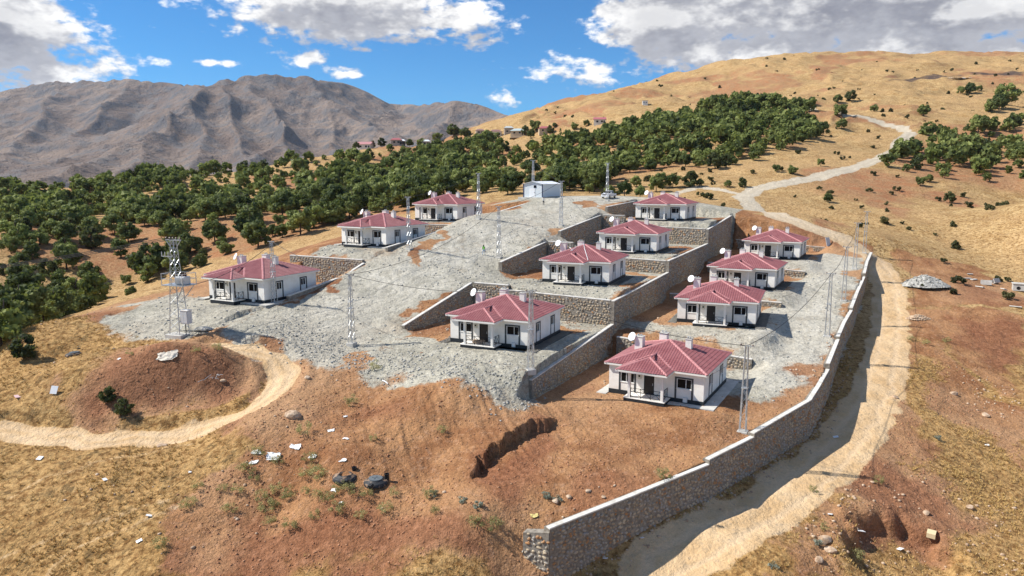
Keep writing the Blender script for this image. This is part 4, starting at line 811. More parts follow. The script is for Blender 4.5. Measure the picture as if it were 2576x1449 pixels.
# ================================================================ lattice poles, transformer tower, cables
POLES = [(22.6,67.3),(2.0,75.1),(-19.9,87.0),(-32.7,97.3),(-17.1,118.9),(-6.4,137.9),(-2.2,121.1),(9.6,140.8),(4.9,169.0),(22.0,166.9),(42.9,95.5),(52.9,112.8),(64.5,134.0),(73.5,149.0)]
PYLON = [(-40.9,86.4)]
FARPOLE = [(-192.7,396.4)]
LONE = [(169.7,438.2,31),(241.7,526.7,28),(231.8,524.6,20),(184.1,412.5,33),(173.0,385.0,24),(156.8,368.9,34),(222.8,452.6,18),(113.0,266.2,19),(92.0,253.0,20),(96.7,250.2,24),(136.3,241.9,22),(142.1,247.3,18),(135.4,223.1,29),(92.2,210.6,22),(358.1,577.3,24),(350.8,577.5,17),(367.5,580.6,13),(323.7,482.6,45),(312.2,471.7,35),(294.0,451.1,30),(237.6,424.1,26),(24.9,227.5,75),(28.8,185.3,40),(45.5,228.2,42),(48.8,237.3,40),(52.6,236.7,38),(58.1,236.4,44),(73.9,231.8,26),(25.5,189.7,28),(32.5,183.5,30),(41.3,240.6,30),(211.6,520.7,20),(237.7,373.3,42),(61.3,236.5,20),(69.3,232.7,18),(-57.3,81.9,60),(27.8,524.7,22),(11.9,461.8,24),(9.5,538.5,26),(16.8,537.5,30),(33.2,435.0,20),(52.2,513.1,18),(63.9,466.5,16),(43.7,511.4,20),(-11.4,556.4,18),(-19.9,586.8,20),(-39.7,621.5,28),(-52.5,655.2,34),(-67.0,657.8,26),(-62.7,506.6,24),(-69.8,498.2,20),(-87.3,489.5,24),(-94.4,491.9,20),(-99.0,462.8,22),(31.0,531.2,12)]
SMALLTREES = [(-42.3,72.3,42),(-39.9,71.0,46)]
POPLAR = [(25.4,386.8,42),(106.0,421.5,38)]
BUSHES = [(-14.1,86.2),(-66.8,657.8)]
VILLAGE = [(58.9,492.8,28),(23.7,528.9,30),(4.5,541.6,34),(-2.6,570.0,22),(-12.9,585.7,28),(-26.4,603.8,20),(-59.5,506.2,18),(-76.5,482.6,25),(-73.1,486.0,14),(-98.3,488.9,35)]
HUT = [(98.9,547.7)]
WEEDS = [(-22.8,60.2),(-21.7,58.3),(-23.8,58.9),(-25.2,59.0),(-20.4,59.0),(-19.2,58.4),(-17.7,58.1),(-16.4,57.2),(-15.3,56.8),(-14.8,57.6),(-17.5,60.1),(-17.0,59.3),(-20.9,57.4),(-20.3,57.6),(-19.5,58.3),(-18.2,59.9),(-23.7,60.8),(-23.2,62.4),(-18.3,61.6),(-19.7,65.0),(-16.5,71.6),(-27.6,57.0),(-27.3,57.4),(-23.8,56.9),(-18.1,54.9),(-16.3,55.6),(-12.4,55.0),(-10.0,57.3),(-10.3,55.5),(-14.2,57.9),(-6.8,56.8),(-6.2,54.5),(-12.3,57.0),(-13.7,57.3),(-21.2,61.6),(-14.4,55.7),(-27.8,52.7),(-20.1,55.9),(-27.4,59.2),(-12.9,64.0),(-6.8,66.0),(-15.6,79.5),(-41.9,76.6),(-35.0,77.5),(-33.2,78.9),(13.0,58.2),(35.6,66.1),(27.1,58.3),(29.4,57.3),(-2.8,52.5),(-1.5,52.7),(28.1,63.2),(60.2,105.9),(61.6,104.2),(65.6,105.8)]
GREYWEEDS = [(2.9,56.5),(3.8,56.2),(-6.6,56.8),(-4.0,55.1),(-2.8,54.1),(47.5,76.5),(25.8,56.4),(20.6,52.5)]
ROCKS = [(-21.4,67.6,22),(-22.6,76.8,10),(-34.0,66.5,14),(3.6,56.1,12),(-31.7,76.2,8),(4.7,56.5,10),(26.6,57.1,20),(26.6,55.9,16),(25.0,54.4,14),(66.5,116.4,12),(38.6,62.8,10),(43.7,64.4,9),(58.0,84.4,10),(57.0,89.3,9),(47.2,85.3,8),(8.3,55.0,12),(7.6,56.3,8),(6.4,57.0,9),(-21.4,62.4,6),(-10.8,55.9,6)]
TANKS = [(-14.5,59.0),(-11.8,58.8)]
TANK2 = [(-52.6,84.0)]
TABLE = [(-4.0,84.1)]
PILE = [(77.3,133.0)]
HEAP = [(67.1,116.3)]
SLABS = [(89.7,140.0),(90.8,139.6),(91.5,136.9),(94.5,138.6),(93.2,134.3),(88.4,133.9),(86.5,121.2),(92.4,143.4)]
RING = [(96.3,134.7)]
PANEL = [(66.8,150.7)]
BOARDS = [(-48.1,72.8,14,1),(-52.0,72.8,10,0),(31.0,59.9,16,1),(28.4,60.2,10,1),(34.4,59.4,12,1),(-14.3,56.5,8,1),(-13.9,76.1,26,2),(-44.4,64.2,10,1),(-36.3,60.6,8,1),(-30.2,56.1,10,1),(7.5,53.7,10,1),(10.8,55.8,8,1),(35.2,74.6,9,1),(-29.7,53.4,10,1)]
BOX = [(37.7,60.3)]
BAGS = [(-21.7,62.3,34),(-23.5,62.8,22),(-20.2,63.4,26),(-17.3,65.9,16),(-16.6,68.8,12),(-15.6,64.4,14),(-15.0,60.6,16),(-18.0,62.0,20),(-23.4,61.8,16),(-37.7,76.2,38),(-43.1,76.5,10),(-28.9,61.1,10),(1.8,54.6,18),(-15.2,57.7,14),(53.3,76.7,10)]
PERSON = [(-4.8,121.3),(6.9,157.7)]
TRUCK = [(21.8,166.2)]
SHED = [(7.0,167.0)]
FRAME = [(-32.8,75.7)]
CHUNK = [(-38.4,87.0)]
TARP = [(390.1,641.3)]

def _porc(t, b): b.inputs['Base Color'].default_value = (.10, .035, .028, 1); b.inputs['Roughness'].default_value = .3
M_PORC = material('brown_porcelain', _porc); M_WIRE = material('black_cable', None, (.03, .03, .032), .6)
def lattice(R, Hgt, hb, ht, bays, leg_w, br_w, prefix=''):
    f = lambda z: hb + (ht - hb)*z/Hgt
    for sx in (-1, 1):
        for sy in (-1, 1): MB().bar((sx*hb, sy*hb, 0), (sx*ht, sy*ht, Hgt), leg_w).build('leg', M_STEEL, R)
    zs = [Hgt*(1 - (1 - k/bays)**1.0*(1 - .12*k/bays)) if 0 else Hgt*k/bays for k in range(bays+1)]
    for fc in range(4):
        for k in range(bays):
            a0, a1 = f(zs[k]), f(zs[k+1]); s = 1 if (k + fc) % 2 else -1
            p = {0: ((s*a0, -a0), (-s*a1, -a1)), 1: ((a0, s*a0), (a1, -s*a1)), 2: ((s*a0, a0), (-s*a1, a1)), 3: ((-a0, s*a0), (-a1, -s*a1))}[fc]
            MB().bar((*p[0], zs[k]), (*p[1], zs[k+1]), br_w, br_w*.5).build('brace', M_STEEL, R)
def make_pole():
    R = empty('lattice_pole'); Hgt = 8.6
    lattice(R, Hgt, .30, .13, 12, .065, .042)
    MB().box(-.5, .5, -.5, .5, -.5, .10).build('footing', M_CONC, R, bevel=.03)
    MB().box(-.62, .62, -.05, .05, Hgt-.05, Hgt+.03).build('crossarm', M_STEEL, R); MB().box(-.30, .30, -.32, .32, 4.4, 4.46).build('step_plate', M_STEEL, R)
    for s in (-.55, .55): MB().lathe([(0,0),(.05,0),(.07,.06),(.04,.12),(0,.15)], 8, (s, 0, Hgt+.03)).build('insulator', M_PORC, R)
    MB().tube([(.1,.12,Hgt-.1),(.3,.2,Hgt+.05),(.25,.3,Hgt-.25)], .02, 6).build('cable_hook', M_IRON, R)
    return R
POLE_LABELS = ['lattice steel pole in front of the lowest bungalow beside the perimeter wall','lattice steel pole in front of the bungalow with the small table','lattice steel pole on a dug-out red mound at the foot of the gravel slope','lattice steel pole at the corner of the bungalow near the transformer tower',
 'lattice steel pole by the middle bungalow left of the gravel road','lattice steel pole beside the topmost bungalow left of the gravel road','lattice steel pole beside the walking person in the green vest','lattice steel pole midway up the gravel slope below the shed','lattice steel pole in front of the white metal shed','lattice steel pole in front of the parked pickup truck',
 'lattice steel pole along the perimeter wall, second up from the road bend at the bottom','lattice steel pole along the perimeter wall, third up','lattice steel pole along the perimeter wall, fourth up','lattice steel pole at the far top end of the perimeter wall']
pp = None; TOPS = []
for (x, y), lb, rz in zip(POLES, POLE_LABELS, [-.5,.3,-.4,-.5,-.5,-.5,-.5,-.4,-.3,-.6,-.5,-.5,-.5,-.5]):
    o = pp = make_pole() if pp is None else pp
    if TOPS: o = copy_tree(pp)
    z = hz(x, y) + (.25 if lb.startswith('lattice steel pole on a dug') else 0); o.location = (x, y, z); o.rotation_euler = (random.Random(int(x*10)).uniform(-.012, .012), 0, rz); tag(o, lb, 'utility pole', 'lattice steel poles'); TOPS.append(Vector((x, y, z + 8.62)))
# the transformer tower
T = empty('transformer_tower'); x, y = PYLON[0]; T.location = (x, y, hz(x, y)); T.rotation_euler = (0, 0, -.35); tag(T, 'tall lattice steel tower carrying a transformer platform and a grey cabinet', 'tower')
lattice(T, 11.6, .78, .24, 15, .10, .06)
MB().box(-1.25, 1.25, -1.15, 1.15, -.5, .12).build('footing', M_CONC, T, bevel=.03)
arm = MB().box(-1.15, 1.15, -.09, .09, 11.55, 11.7).bar((-.24,0,10.5), (-1.1,0,11.55), .07).bar((.24,0,10.5), (1.1,0,11.55), .07).build('crossarm', M_STEEL, T)
for s in (-1.05, -.5, 0, .5, 1.05): MB().lathe([(0,0),(.07,0),(.13,.06),(.06,.12),(.12,.18),(.06,.24),(.10,.29),(0,.34)], 10, (s, 0, 11.7)).build('insulator', M_PORC, arm)
a2 = MB().bar((-1.9,-.1,9.6), (-.25,-.1,9.6), .09).bar((-1.0,-.1,9.6), (-.3,-.1,9.1), .05).build('side_arm', M_STEEL, T)
for s in (-1.85, -1.35, -.85): MB().lathe([(0,0),(.05,0),(.06,.1),(.03,.18),(.06,.26),(.03,.36),(.05,.46),(0,.5)], 8, (s, -.1, 9.65)).build('insulator', M_GREYBOX, a2)
pf = MB().box(-1.2, 2.1, -1.15, 1.15, 6.15, 6.25).build('platform', M_STEEL, T)
for q in ((-1.15,-1.1),(2.05,-1.1),(2.05,1.1),(-1.15,1.1),(.4,-1.1),(.4,1.1)): MB().bar((*q, 6.25), (*q, 7.65), .06).build('rail_post', M_STEEL, pf)
for z in (7.62, 6.95):
    for a, b in (((-1.15,-1.1),(2.05,-1.1)),((2.05,-1.1),(2.05,1.1)),((2.05,1.1),(-1.15,1.1)),((-1.15,1.1),(-1.15,-1.1))): MB().bar((*a, z), (*b, z), .05).build('rail', M_STEEL, pf)
for yv in (-.9, .9): MB().bar((1.9, yv, 6.15), (.5, yv*.6, 4.3), .08).build('strut', M_STEEL, pf)
tr = MB().box(.45, 1.75, -.55, .55, 6.27, 7.25).build('transformer', M_GREYBOX, T, bevel=.04)
for k in range(6): MB().box(.52 + k*.2, .60 + k*.2, -.72, -.56, 6.4, 7.1).build('cooling_fin', M_GREYBOX, tr)
for s in (.75, 1.1, 1.45): MB().lathe([(0,0),(.09,0),(.14,.1),(.08,.18),(.13,.26),(.07,.34),(.10,.42),(0,.5)], 10, (s, .1, 7.25)).build('bushing', M_PORC, tr)
cb = MB().box(.85, 1.95, -.62, .18, 1.5, 3.1).build('cabinet', M_GREYBOX, T, bevel=.03); MB().box(.80, 2.0, -.68, .22, 3.1, 3.18).build('cabinet_roof', M_WHITE, cb)
for k in (0, 1): MB().box(.90 + k*.51, 1.38 + k*.51, -.645, -.622, 1.6, 3.0).build('cabinet_door', M_GREYBOX, cb)
MB().tube([(1.2,-.2,1.5),(1.2,-.2,0),(1.0,-.2,-.1)], .05, 6).build('conduit', M_IRON, T)
PT = Vector((x, y, hz(x, y) + 11.9))
x, y = FARPOLE[0]; o = copy_tree(pp); o.location = (x, y, hz(x, y)); o.scale = (1.2, 1.2, 1.1); o.rotation_euler = (0, 0, .3); tag(o, 'small distant lattice pole standing alone on the wooded ridge', 'utility pole', 'lattice steel poles')
def cable(a, b, sag, label, r=.030, n=22):
    a, b = Vector(a), Vector(b); pts = [a + (b-a)*(k/n) - Vector((0, 0, 4*sag*(k/n)*(1 - k/n))) for k in range(n+1)]; c = (a + b)/2
    o = MB().tube([p - a for p in pts], r, 5).build('power_cable', M_WIRE, None, loc=a); tag(o, label, 'cable', 'overhead power cables'); return o
t_ = TOPS
for a, b, s, lb in ((2,6,1.9,'black cable from the pole on the red mound up to the vested person'),(6,7,.7,'black cable between the two poles on the middle of the gravel slope'),(7,8,.7,'black cable from the mid-slope pole to the pole at the shed'),(2,1,.9,'black cable from the pole on the red mound to the bungalow with the table'),
    (1,0,1.0,'black cable across the drop from the bungalow with the table to the lowest bungalow'),(0,10,1.2,'black cable between the two lowest poles along the perimeter wall'),(10,11,.7,'black cable between the second and third poles along the perimeter wall'),(11,12,.7,'black cable between the third and fourth poles along the perimeter wall'),(12,13,.5,'black cable between the two topmost poles along the perimeter wall'),
    (3,4,.8,'black cable between the poles of the two lower bungalows left of the road'),(4,5,.7,'black cable between the poles of the two upper bungalows left of the road'),(3,2,.5,'black cable from the bungalow near the tower to the pole on the red mound')):
    cable(t_[a], t_[b], s, lb)
for k in (-1, 0, 1):
    off = Vector((math.cos(-.35), math.sin(-.35), 0))*k*1.0
    cable(PT + off, Vector((-95, 62, 18.5)) + off, 1.6, 'thin overhead line running downhill to the left from the transformer tower', .036, 30)
cable(PT - Vector((-1.6, 0, 5.8)), t_[3] - Vector((0,0,.3)), .9, 'black cable from the tower platform to the pole of the nearest bungalow', .035)
for h, k, sx in ((1, 0, HW), (2, 1, HW), (9, 10, HW), (10, 11, HW), (11, 12, HW), (6, 6, 0), (7, 7, 0)):
    hx, hy, hzz, yw = HOUSES[h]; p = Vector((hx + sx*math.cos(yw), hy + sx*math.sin(yw), hzz + 2.7)); cable(t_[k] - Vector((0,0,.4)), p, .35, 'thin service cable from a lattice pole to the eave of a bungalow', .014, 12)

# ================================================================ trees and bushes
def _leaf(dark, light):
    def fn(t, b):
        g = t.new('ShaderNodeNewGeometry'); P = g.outputs['Position']; oi = t.new('ShaderNodeObjectInfo').outputs['Random']; n = t.noise(P, .55, 3, .6); n2 = t.mr(t.noise(P, .14, 2), .32, .68)
        f = t.m('ADD', t.m('MULTIPLY', n, .65), t.m('ADD', t.m('MULTIPLY', oi, .40), t.m('MULTIPLY', n2, .42))); c = t.mix(t.mr(f, .45, 1.05), dark, light)
        t.l.new(c, b.inputs['Base Color']); b.inputs['Roughness'].default_value = .7; b.inputs['Specular IOR Level'].default_value = .2
        tr = t.new('ShaderNodeBsdfTranslucent'); t.l.new(t.mix(.5, c, (.22, .26, .04)), tr.inputs[0]); mx = t.new('ShaderNodeMixShader'); mx.inputs[0].default_value = .33
        out = t.n['Material Output']; t.l.new(b.outputs[0], mx.inputs[1]); t.l.new(tr.outputs[0], mx.inputs[2]); t.l.new(mx.outputs[0], out.inputs[0])
    return fn
M_OAK = material('oak_leaves', _leaf((.055, .080, .028), (.26, .295, .090))); M_OAKL = material('light_oak_leaves', _leaf((.11, .145, .038), (.31, .35, .095))); M_JUN = material('juniper_leaves', _leaf((.035, .052, .024), (.105, .120, .048)))
M_BUSH = material('hill_bush_leaves', _leaf((.045, .050, .024), (.12, .115, .05))); M_WEED = material('dry_green_weed', _leaf((.32, .30, .13), (.52, .47, .21))); M_GWEED = material('grey_weed', _leaf((.26, .28, .22), (.42, .44, .36)))
M_BARK = material('bark', None, (.085, .065, .05), .9)
def leaf_crown(seed, rx, rz, zc, nclump, nleaf, size, core=True, lean=.0, spread=1.0):
    r = np.random.RandomState(seed); V = []; F = []; off = 0
    cl = []
    for k in range(nclump):
        a = r.uniform(0, 2*math.pi); e = r.uniform(-.85, 1.0); q = r.uniform(.45, .95)*spread
        cl.append((rx*q*math.cos(a)*math.sqrt(max(.05, 1 - .75*e*e)) + lean*e, rx*q*math.sin(a)*math.sqrt(max(.05, 1 - .75*e*e)), zc + rz*e*.72, r.uniform(.26, .46)*rx))
    for cx, cy, cz, cr in cl:
        d = r.normal(size=(nleaf, 3)); d /= np.linalg.norm(d, axis=1)[:, None]; rad = cr*r.uniform(.55, 1.12, (nleaf, 1)); p = d*rad*[1, 1, .8] + [cx, cy, cz]
        nrm = d + r.normal(size=(nleaf, 3))*.55; nrm /= np.linalg.norm(nrm, axis=1)[:, None]; t1 = np.cross(nrm, r.normal(size=(nleaf, 3))); t1 /= np.linalg.norm(t1, axis=1)[:, None]; t2 = np.cross(nrm, t1)
        s = size*r.uniform(.6, 1.3, (nleaf, 1)); q = np.stack([p - t1*s - t2*s*.6, p + t1*s*.8 - t2*s*.7, p + t1*s + t2*s*.6, p - t1*s*.7 + t2*s*.75], 1).reshape(-1, 3)
        V.append(q); F.append(np.arange(nleaf*4).reshape(-1, 4) + off); off += nleaf*4
        if core:
            n1, n2 = 7, 4; th = np.linspace(0, 2*math.pi, n1, endpoint=False); ph = np.linspace(.35, math.pi - .35, n2); cc = np.array([[cx + cr*.72*math.sin(b_)*math.cos(a_), cy + cr*.72*math.sin(b_)*math.sin(a_), cz + cr*.6*math.cos(b_)] for b_ in ph for a_ in th]) + r.normal(size=(n1*n2, 3))*cr*.10
            V.append(cc); F.append(np.array([(i*n1+j, (i+1)*n1+j, (i+1)*n1+(j+1) % n1, i*n1+(j+1) % n1) for i in range(n2-1) for j in range(n1)]) + off); off += n1*n2
    return np.concatenate(V), np.concatenate(F)
def trunk_mesh(seed, h, r0, rx):
    r = random.Random(seed); mb = MB(); bend = [(0,0,-.4), (r.uniform(-.1,.1), r.uniform(-.1,.1), h*.3), (r.uniform(-.25,.25), r.uniform(-.25,.25), h*.6), (r.uniform(-.3,.3), r.uniform(-.3,.3), h*.85)]; mb.tube(bend, [r0*1.25, r0, r0*.7, r0*.35], 7)
    for k in range(5):
        a = r.uniform(0, 6.28); z = h*r.uniform(.3, .6); e = rx*r.uniform(.45, .75); mb.tube([(0, 0, z), (e*.5*math.cos(a), e*.5*math.sin(a), z + h*.12), (e*math.cos(a), e*math.sin(a), z + h*.26)], [r0*.5, r0*.32, r0*.15], 5)
    return mb.mesh('trunk', smooth=True)
class Kind:
    def __init__(s, name, mat, seeds, h, rx, rz, zc, ncl, nl, size, label, cat='tree', tr=.16, **kw):
        s.name, s.label, s.cat, s.h = name, label, cat, h; s.var = []
        for sd in seeds:
            V, F = leaf_crown(sd, rx, rz, zc, ncl, nl, size, **kw); me = mesh_np('crown', V, F); me.materials.append(mat); tm = trunk_mesh(sd, h, tr, rx) if tr else None
            if tm: tm.materials.append(M_BARK)
            s.var.append((me, tm, V, F))
K_OAK = Kind('oak_tree', M_OAK, (1,2,3,4), 6.6, 3.1, 3.2, 3.1, 28, 62, .25, 'dark green oak in the wood, rounded uneven crown')
K_OAKL = Kind('oak_tree', M_OAKL, (11,12,13), 5.4, 2.3, 2.6, 2.5, 20, 60, .22, 'lighter yellow-green young oak in the wood')
K_JUN = Kind('juniper_tree', M_JUN, (21,22), 6.0, 2.4, 2.9, 2.7, 23, 66, .21, 'very dark dense evergreen juniper')
K_POP = Kind('poplar_tree', M_OAKL, (31,), 11.0, 1.2, 7.0, 6.2, 26, 44, .24, 'slim columnar poplar standing above the village')
K_BUSH = Kind('hillside_bush', M_BUSH, (41,42,43), 1.3, .85, .6, .55, 7, 36, .13, 'small dark bush dotting the dry grass hillside', 'bush', 0)
K_WEED = Kind('weed_clump', M_WEED, (51,52,53), 1.0, .62, .50, .42, 10, 60, .030, 'pale green feathery weed clump on the red earth', 'weed', 0, core=False)
K_GWEED = Kind('thistle_clump', M_GWEED, (61,62), .6, .40, .26, .2, 8, 34, .045, 'silvery grey thistle clump on the red earth', 'weed', 0, core=False)
TR = np.random.RandomState(5); N_TREE = [0]
def plant(kind, x, y, s, label=None, group=None, sink=0.0, sz=1.0, name=None):
    me, tm, V, F = kind.var[TR.randint(len(kind.var))]; z = hz(x, y) - sink; o = empty(name or kind.name, (x, y, z), TR.uniform(0, 6.28)); o.scale = (s, s, s*sz)
    if tm: add('trunk', tm, None, o); add('crown', me, None, o)
    else: add('foliage', me, None, o)
    tag(o, label or kind.label, kind.cat, group or {'tree': 'trees of the oak wood', 'bush': 'bushes dotted over the dry hillside', 'weed': 'weeds on the bare earth'}[kind.cat]); return o
# the wood: positions spread over the wooded ground
def wood_points():
    pts = []
    cell = {}
    def try_(x, y, d):
        c = (int(x//12), int(y//12))
        for i in (-1, 0, 1):
            for j in (-1, 0, 1):
                for q in cell.get((c[0]+i, c[1]+j), ()):
                    if (q[0]-x)**2 + (q[1]-y)**2 < (.5*(d + q[2]))**2: return False
        cell.setdefault(c, []).append((x, y, d)); pts.append((x, y, d)); return True
    for wi, P in enumerate(WOODS):
        P = np.array(P); lo, hi = P.min(0) - 6, P.max(0) + 6; n = 26000 if wi == 0 else 1500
        X = TR.uniform(lo[0], hi[0], n); Y = TR.uniform(lo[1], hi[1], n); sd = poly_sd(X, Y, [tuple(q) for q in WOODS[wi]]); cl = fbm(X, Y, 38, 3); R = np.hypot(X, Y); az = np.arctan2(X, Y)
        dense = sstep(-.30, .32, cl + .10*sstep(250, 330, R) + .25*(az > .05)*(R > 230) + .34*(R < 230) + .22*(az < -.12)*(R < 340) + .10)
        u, v = uv(X, Y)
        for k in range(n):
            if sd[k] < 0 or (v[k] > -40 and -60 < u[k] < 30 and v[k] < 92): continue
            rd = min(float(seg_dist(np.array([X[k]]), np.array([Y[k]]), ROADS[0][0])[0]), 99)
            if rd < 6: continue
            if any((X[k]-q[0])**2 + (Y[k]-q[1])**2 < 90 for q in VILLAGE): continue
            d = 4.5 + 8.5*(1 - dense[k])*TR.uniform(.2, 1) + 2.0*TR.rand()**2 + (2.5 if wi else 0)
            try_(X[k], Y[k], d)
    return pts
WP = wood_points(); WP = [(x, y, d) for x, y, d in WP if abs(math.atan2(x, y)) < .72]
WP.sort(key=lambda q: q[0]**2 + q[1]**2)
far = []
for i, (x, y, d) in enumerate(WP):
    s = TR.uniform(.45, 1.4)*(1.0 + .12*(d < 5)); r = math.hypot(x, y)
    right = math.atan2(x, y) > .02
    k = K_OAK if TR.rand() < (.82 if right else .66) else (K_OAKL if TR.rand() < .8 else K_JUN)
    if i < 285:
        size = 'small' if s < .75 else ('tall' if s > 1.1 else 'middling'); u_, v_ = uv(x, y); where = 'in the grove right of the winding road' if x > 120 else ('on the red slope left of the bungalows' if x < -45 and r < 190 else ('in the hollow behind the shed and pickup' if x > -15 else 'in the wood across the hollow'))
        what = {id(K_OAK): 'dark green oak with rounded crown', id(K_OAKL): 'yellow-green oak', id(K_JUN): 'blackish dense juniper'}[id(k)]
        plant(k, x, y, s, size + ' ' + what + ' ' + where)
    else: far.append((k, x, y, s))
def far_wood(L, name, label):
    for mat, ks in ((M_OAK, (K_OAK,)), (M_OAKL, (K_OAKL,)), (M_JUN, (K_JUN,))):
        VV, FF, off = [], [], 0
        for k, x, y, s in L:
            if k not in ks: continue
            _, _, V, F = k.var[TR.randint(len(k.var))]
            keep = TR.rand(len(F)) < .115; Fk = F[keep]; a = TR.uniform(0, 6.28); c, sn = math.cos(a), math.sin(a); Vr = V[Fk.ravel()]; cen = Vr.reshape(-1, 4, 3).mean(1, keepdims=True)
            Vr = (cen + (Vr.reshape(-1, 4, 3) - cen)*2.35).reshape(-1, 3)
            W3 = np.c_[(Vr[:, 0]*c - Vr[:, 1]*sn)*s + x, (Vr[:, 0]*sn + Vr[:, 1]*c)*s + y, Vr[:, 2]*s]; z = hz(x, y); W3[:, 2] += z
            VV.append(W3); FF.append(np.arange(len(W3)).reshape(-1, 4) + off); off += len(W3)
        if VV:
            o = add(name, mesh_np(name, np.concatenate(VV), np.concatenate(FF)), mat); o['kind'] = 'stuff'; o['label'] = label; o['category'] = 'wood'
far_wood(far, 'distant_wood', 'farther oak wood covering the slope below the village')
N_WOOD = (len(WP), len(far))
LG = 'single trees on the open hillside'
def r_of(x, y): return math.hypot(x, y)
for i, (x, y, hp) in enumerate(LONE):
    Y = math.hypot(x, y); h = hp*Y/1803; k = K_JUN if i in (21, 12) else (K_OAK if TR.rand() < .75 else K_JUN); lb = 'dark tree standing among the far village houses' if y > 450 and x < 75 else ('dark tree on the dry slope behind the shed and pickup' if y < 260 and x < 85 else ('single dark tree close beside the winding road' if float(seg_dist(np.array([x]), np.array([y]), ROADS[0][0])[0]) < 25 else ('dark tree high on the right hillside below the burnt strip' if r_of(x, y) > 430 else 'single dark tree on the open slope between the road bends')))
    if i == 21: lb = 'big dark round evergreen standing behind the pickup and shed'
    if i == 12: lb = 'compact round dark bush-like tree alone on the grass slope right of the road'
    plant(k, x, y, h/k.h, lb, LG if i not in (21, 12) else None)
for (x, y, hp), lb in zip(SMALLTREES, ('small dark oak sapling higher on the foot of the red mound', 'small round dark oak sapling at the edge of the dirt track')): plant(K_JUN, x, y, hp*math.hypot(x, y)/1803/6.2, lb, 'saplings by the track')
for (x, y, hp) in POPLAR: plant(K_POP, x, y, hp*math.hypot(x, y)/1803/11)
# bushes over the dry slopes
nb = 0; tries = 0
while nb < 235 and tries < 6000:
    tries += 1; az = TR.uniform(-.1, .70); r = math.exp(TR.uniform(math.log(150), math.log(900))); x, y = r*math.sin(az), r*math.cos(az); u, v = uv(x, y)
    if (u < 28 and v < 92) or float(wall_side(np.array([x]), np.array([y]))[0]) > -8 and v < 78: continue
    if any(float(poly_sd(np.array([x]), np.array([y]), P)[0]) > -3 for P in WOODS): continue
    if min(float(seg_dist(np.array([x]), np.array([y]), p)[0]) for p, w in ROADS) < 5: continue
    sb_ = TR.uniform(.6, 1.5)*(1 + r/1500); rdist = float(seg_dist(np.array([x]), np.array([y]), ROADS[0][0])[0])
    plant(K_BUSH, x, y, sb_, ('large' if sb_ > 1.5 else ('tiny' if sb_ < 1.0 else 'small')) + ' dark bush ' + ('near the winding road' if rdist < 40 else ('high up near the hilltop' if r > 520 else ('on the slope above the wood' if x < 150 and r > 300 else 'on the open dry grass slope'))), sink=.05); nb += 1
for (x, y) in WEEDS: plant(K_WEED, x, y, TR.uniform(.7, 1.35))
for (x, y) in GREYWEEDS: plant(K_GWEED, x, y, TR.uniform(.8, 1.2))

# ================================================================ shed, truck, people, village, litter
def place(o, x, y, rz=0.0, dz=0.0): o.location = (x, y, hz(x, y) + dz); o.rotation_euler = (0, 0, rz); return o
M_SHEET = material('white_sheet_metal', lambda t, b: (t.l.new(t.bump(t.m('SINE', t.m('MULTIPLY', t.xyz(t.new('ShaderNodeTexCoord').outputs['Object'])[0], 24.0)), .5, .03), b.inputs['Normal'])), (.70, .75, .77), .45); M_BLUE = material('dark_blue_trim', None, (.02, .03, .09), .5); M_BRIGHT = material('bright_white_sheet', None, (.85, .86, .86), .4)
S = empty('metal_shed'); sw, sl, sh, sr = 4.9, 10.0, 3.1, 3.65
mb = MB(); mb.poly([(0,0,0),(0,0,sh),(-sw/2,0,sr),(-sw,0,sh),(-sw,0,0)]); mb.poly([(0,sl,0),(-sw,sl,0),(-sw,sl,sh),(-sw/2,sl,sr),(0,sl,sh)]); mb.poly([(0,0,0),(0,sl,0),(0,sl,sh),(0,0,sh)]); mb.poly([(-sw,0,0),(-sw,0,sh),(-sw,sl,sh),(-sw,sl,0)]); mb.build('wall', M_SHEET, S)
mb = MB()
for s in (-1, 1):
    e = -sw/2 + s*(sw/2 + .3); zz = sh - .3*(sr - sh)/(sw/2)
    q = [(-sw/2, -.3, sr+.04), (e, -.3, zz+.04), (e, sl+.3, zz+.04), (-sw/2, sl+.3, sr+.04)]; 
    MB().poly(q if s > 0 else q[::-1]).poly([(x, y, z-.05) for x, y, z in (q[::-1] if s > 0 else q)]).poly([q[0], (q[0][0],q[0][1],q[0][2]-.05), (q[1][0],q[1][1],q[1][2]-.05), q[1]]).poly([q[1], (q[1][0],q[1][1],q[1][2]-.05), (q[2][0],q[2][1],q[2][2]-.05), q[2]]).build('roof_panel', M_BRIGHT, S)
for x, y in ((0,0),(-sw,0),(0,sl)): MB().box(x-.08, x+.08, y-.08, y+.08, 0, sh-.02).build('corner_trim', M_BLUE, S)
w = MB().box(-2.15, -1.6, -.04, .0, 2.2, 2.75).build('window', M_GLASS, S); wf = MB()
for a in ((-2.2,-2.15,2.15,2.8),(-1.6,-1.55,2.15,2.8),(-2.15,-1.6,2.15,2.2),(-2.15,-1.6,2.75,2.8)): wf.box(a[0], a[1], -.05, .0, a[2], a[3])
wf.build('frame', M_BLUE, w)
d = MB().box(-3.3, -1.9, -.05, -.004, 0.02, 2.05).build('door', M_BRIGHT, S); MB().box(-2.05, -2.0, -.09, -.05, 1.0, 1.2).build('handle', M_IRON, d)
place(S, *SHED[0], -.5, -.05); S.location.z = hz(6.0, 171) - .05; tag(S, 'white sheet metal shed with dark corner trim at the top of the gravel slope', 'shed')
MB().box(sw*-.1 - 5.6, .4, -.5, 10.4, -.7, .02).build('base_slab', M_CONC, S)
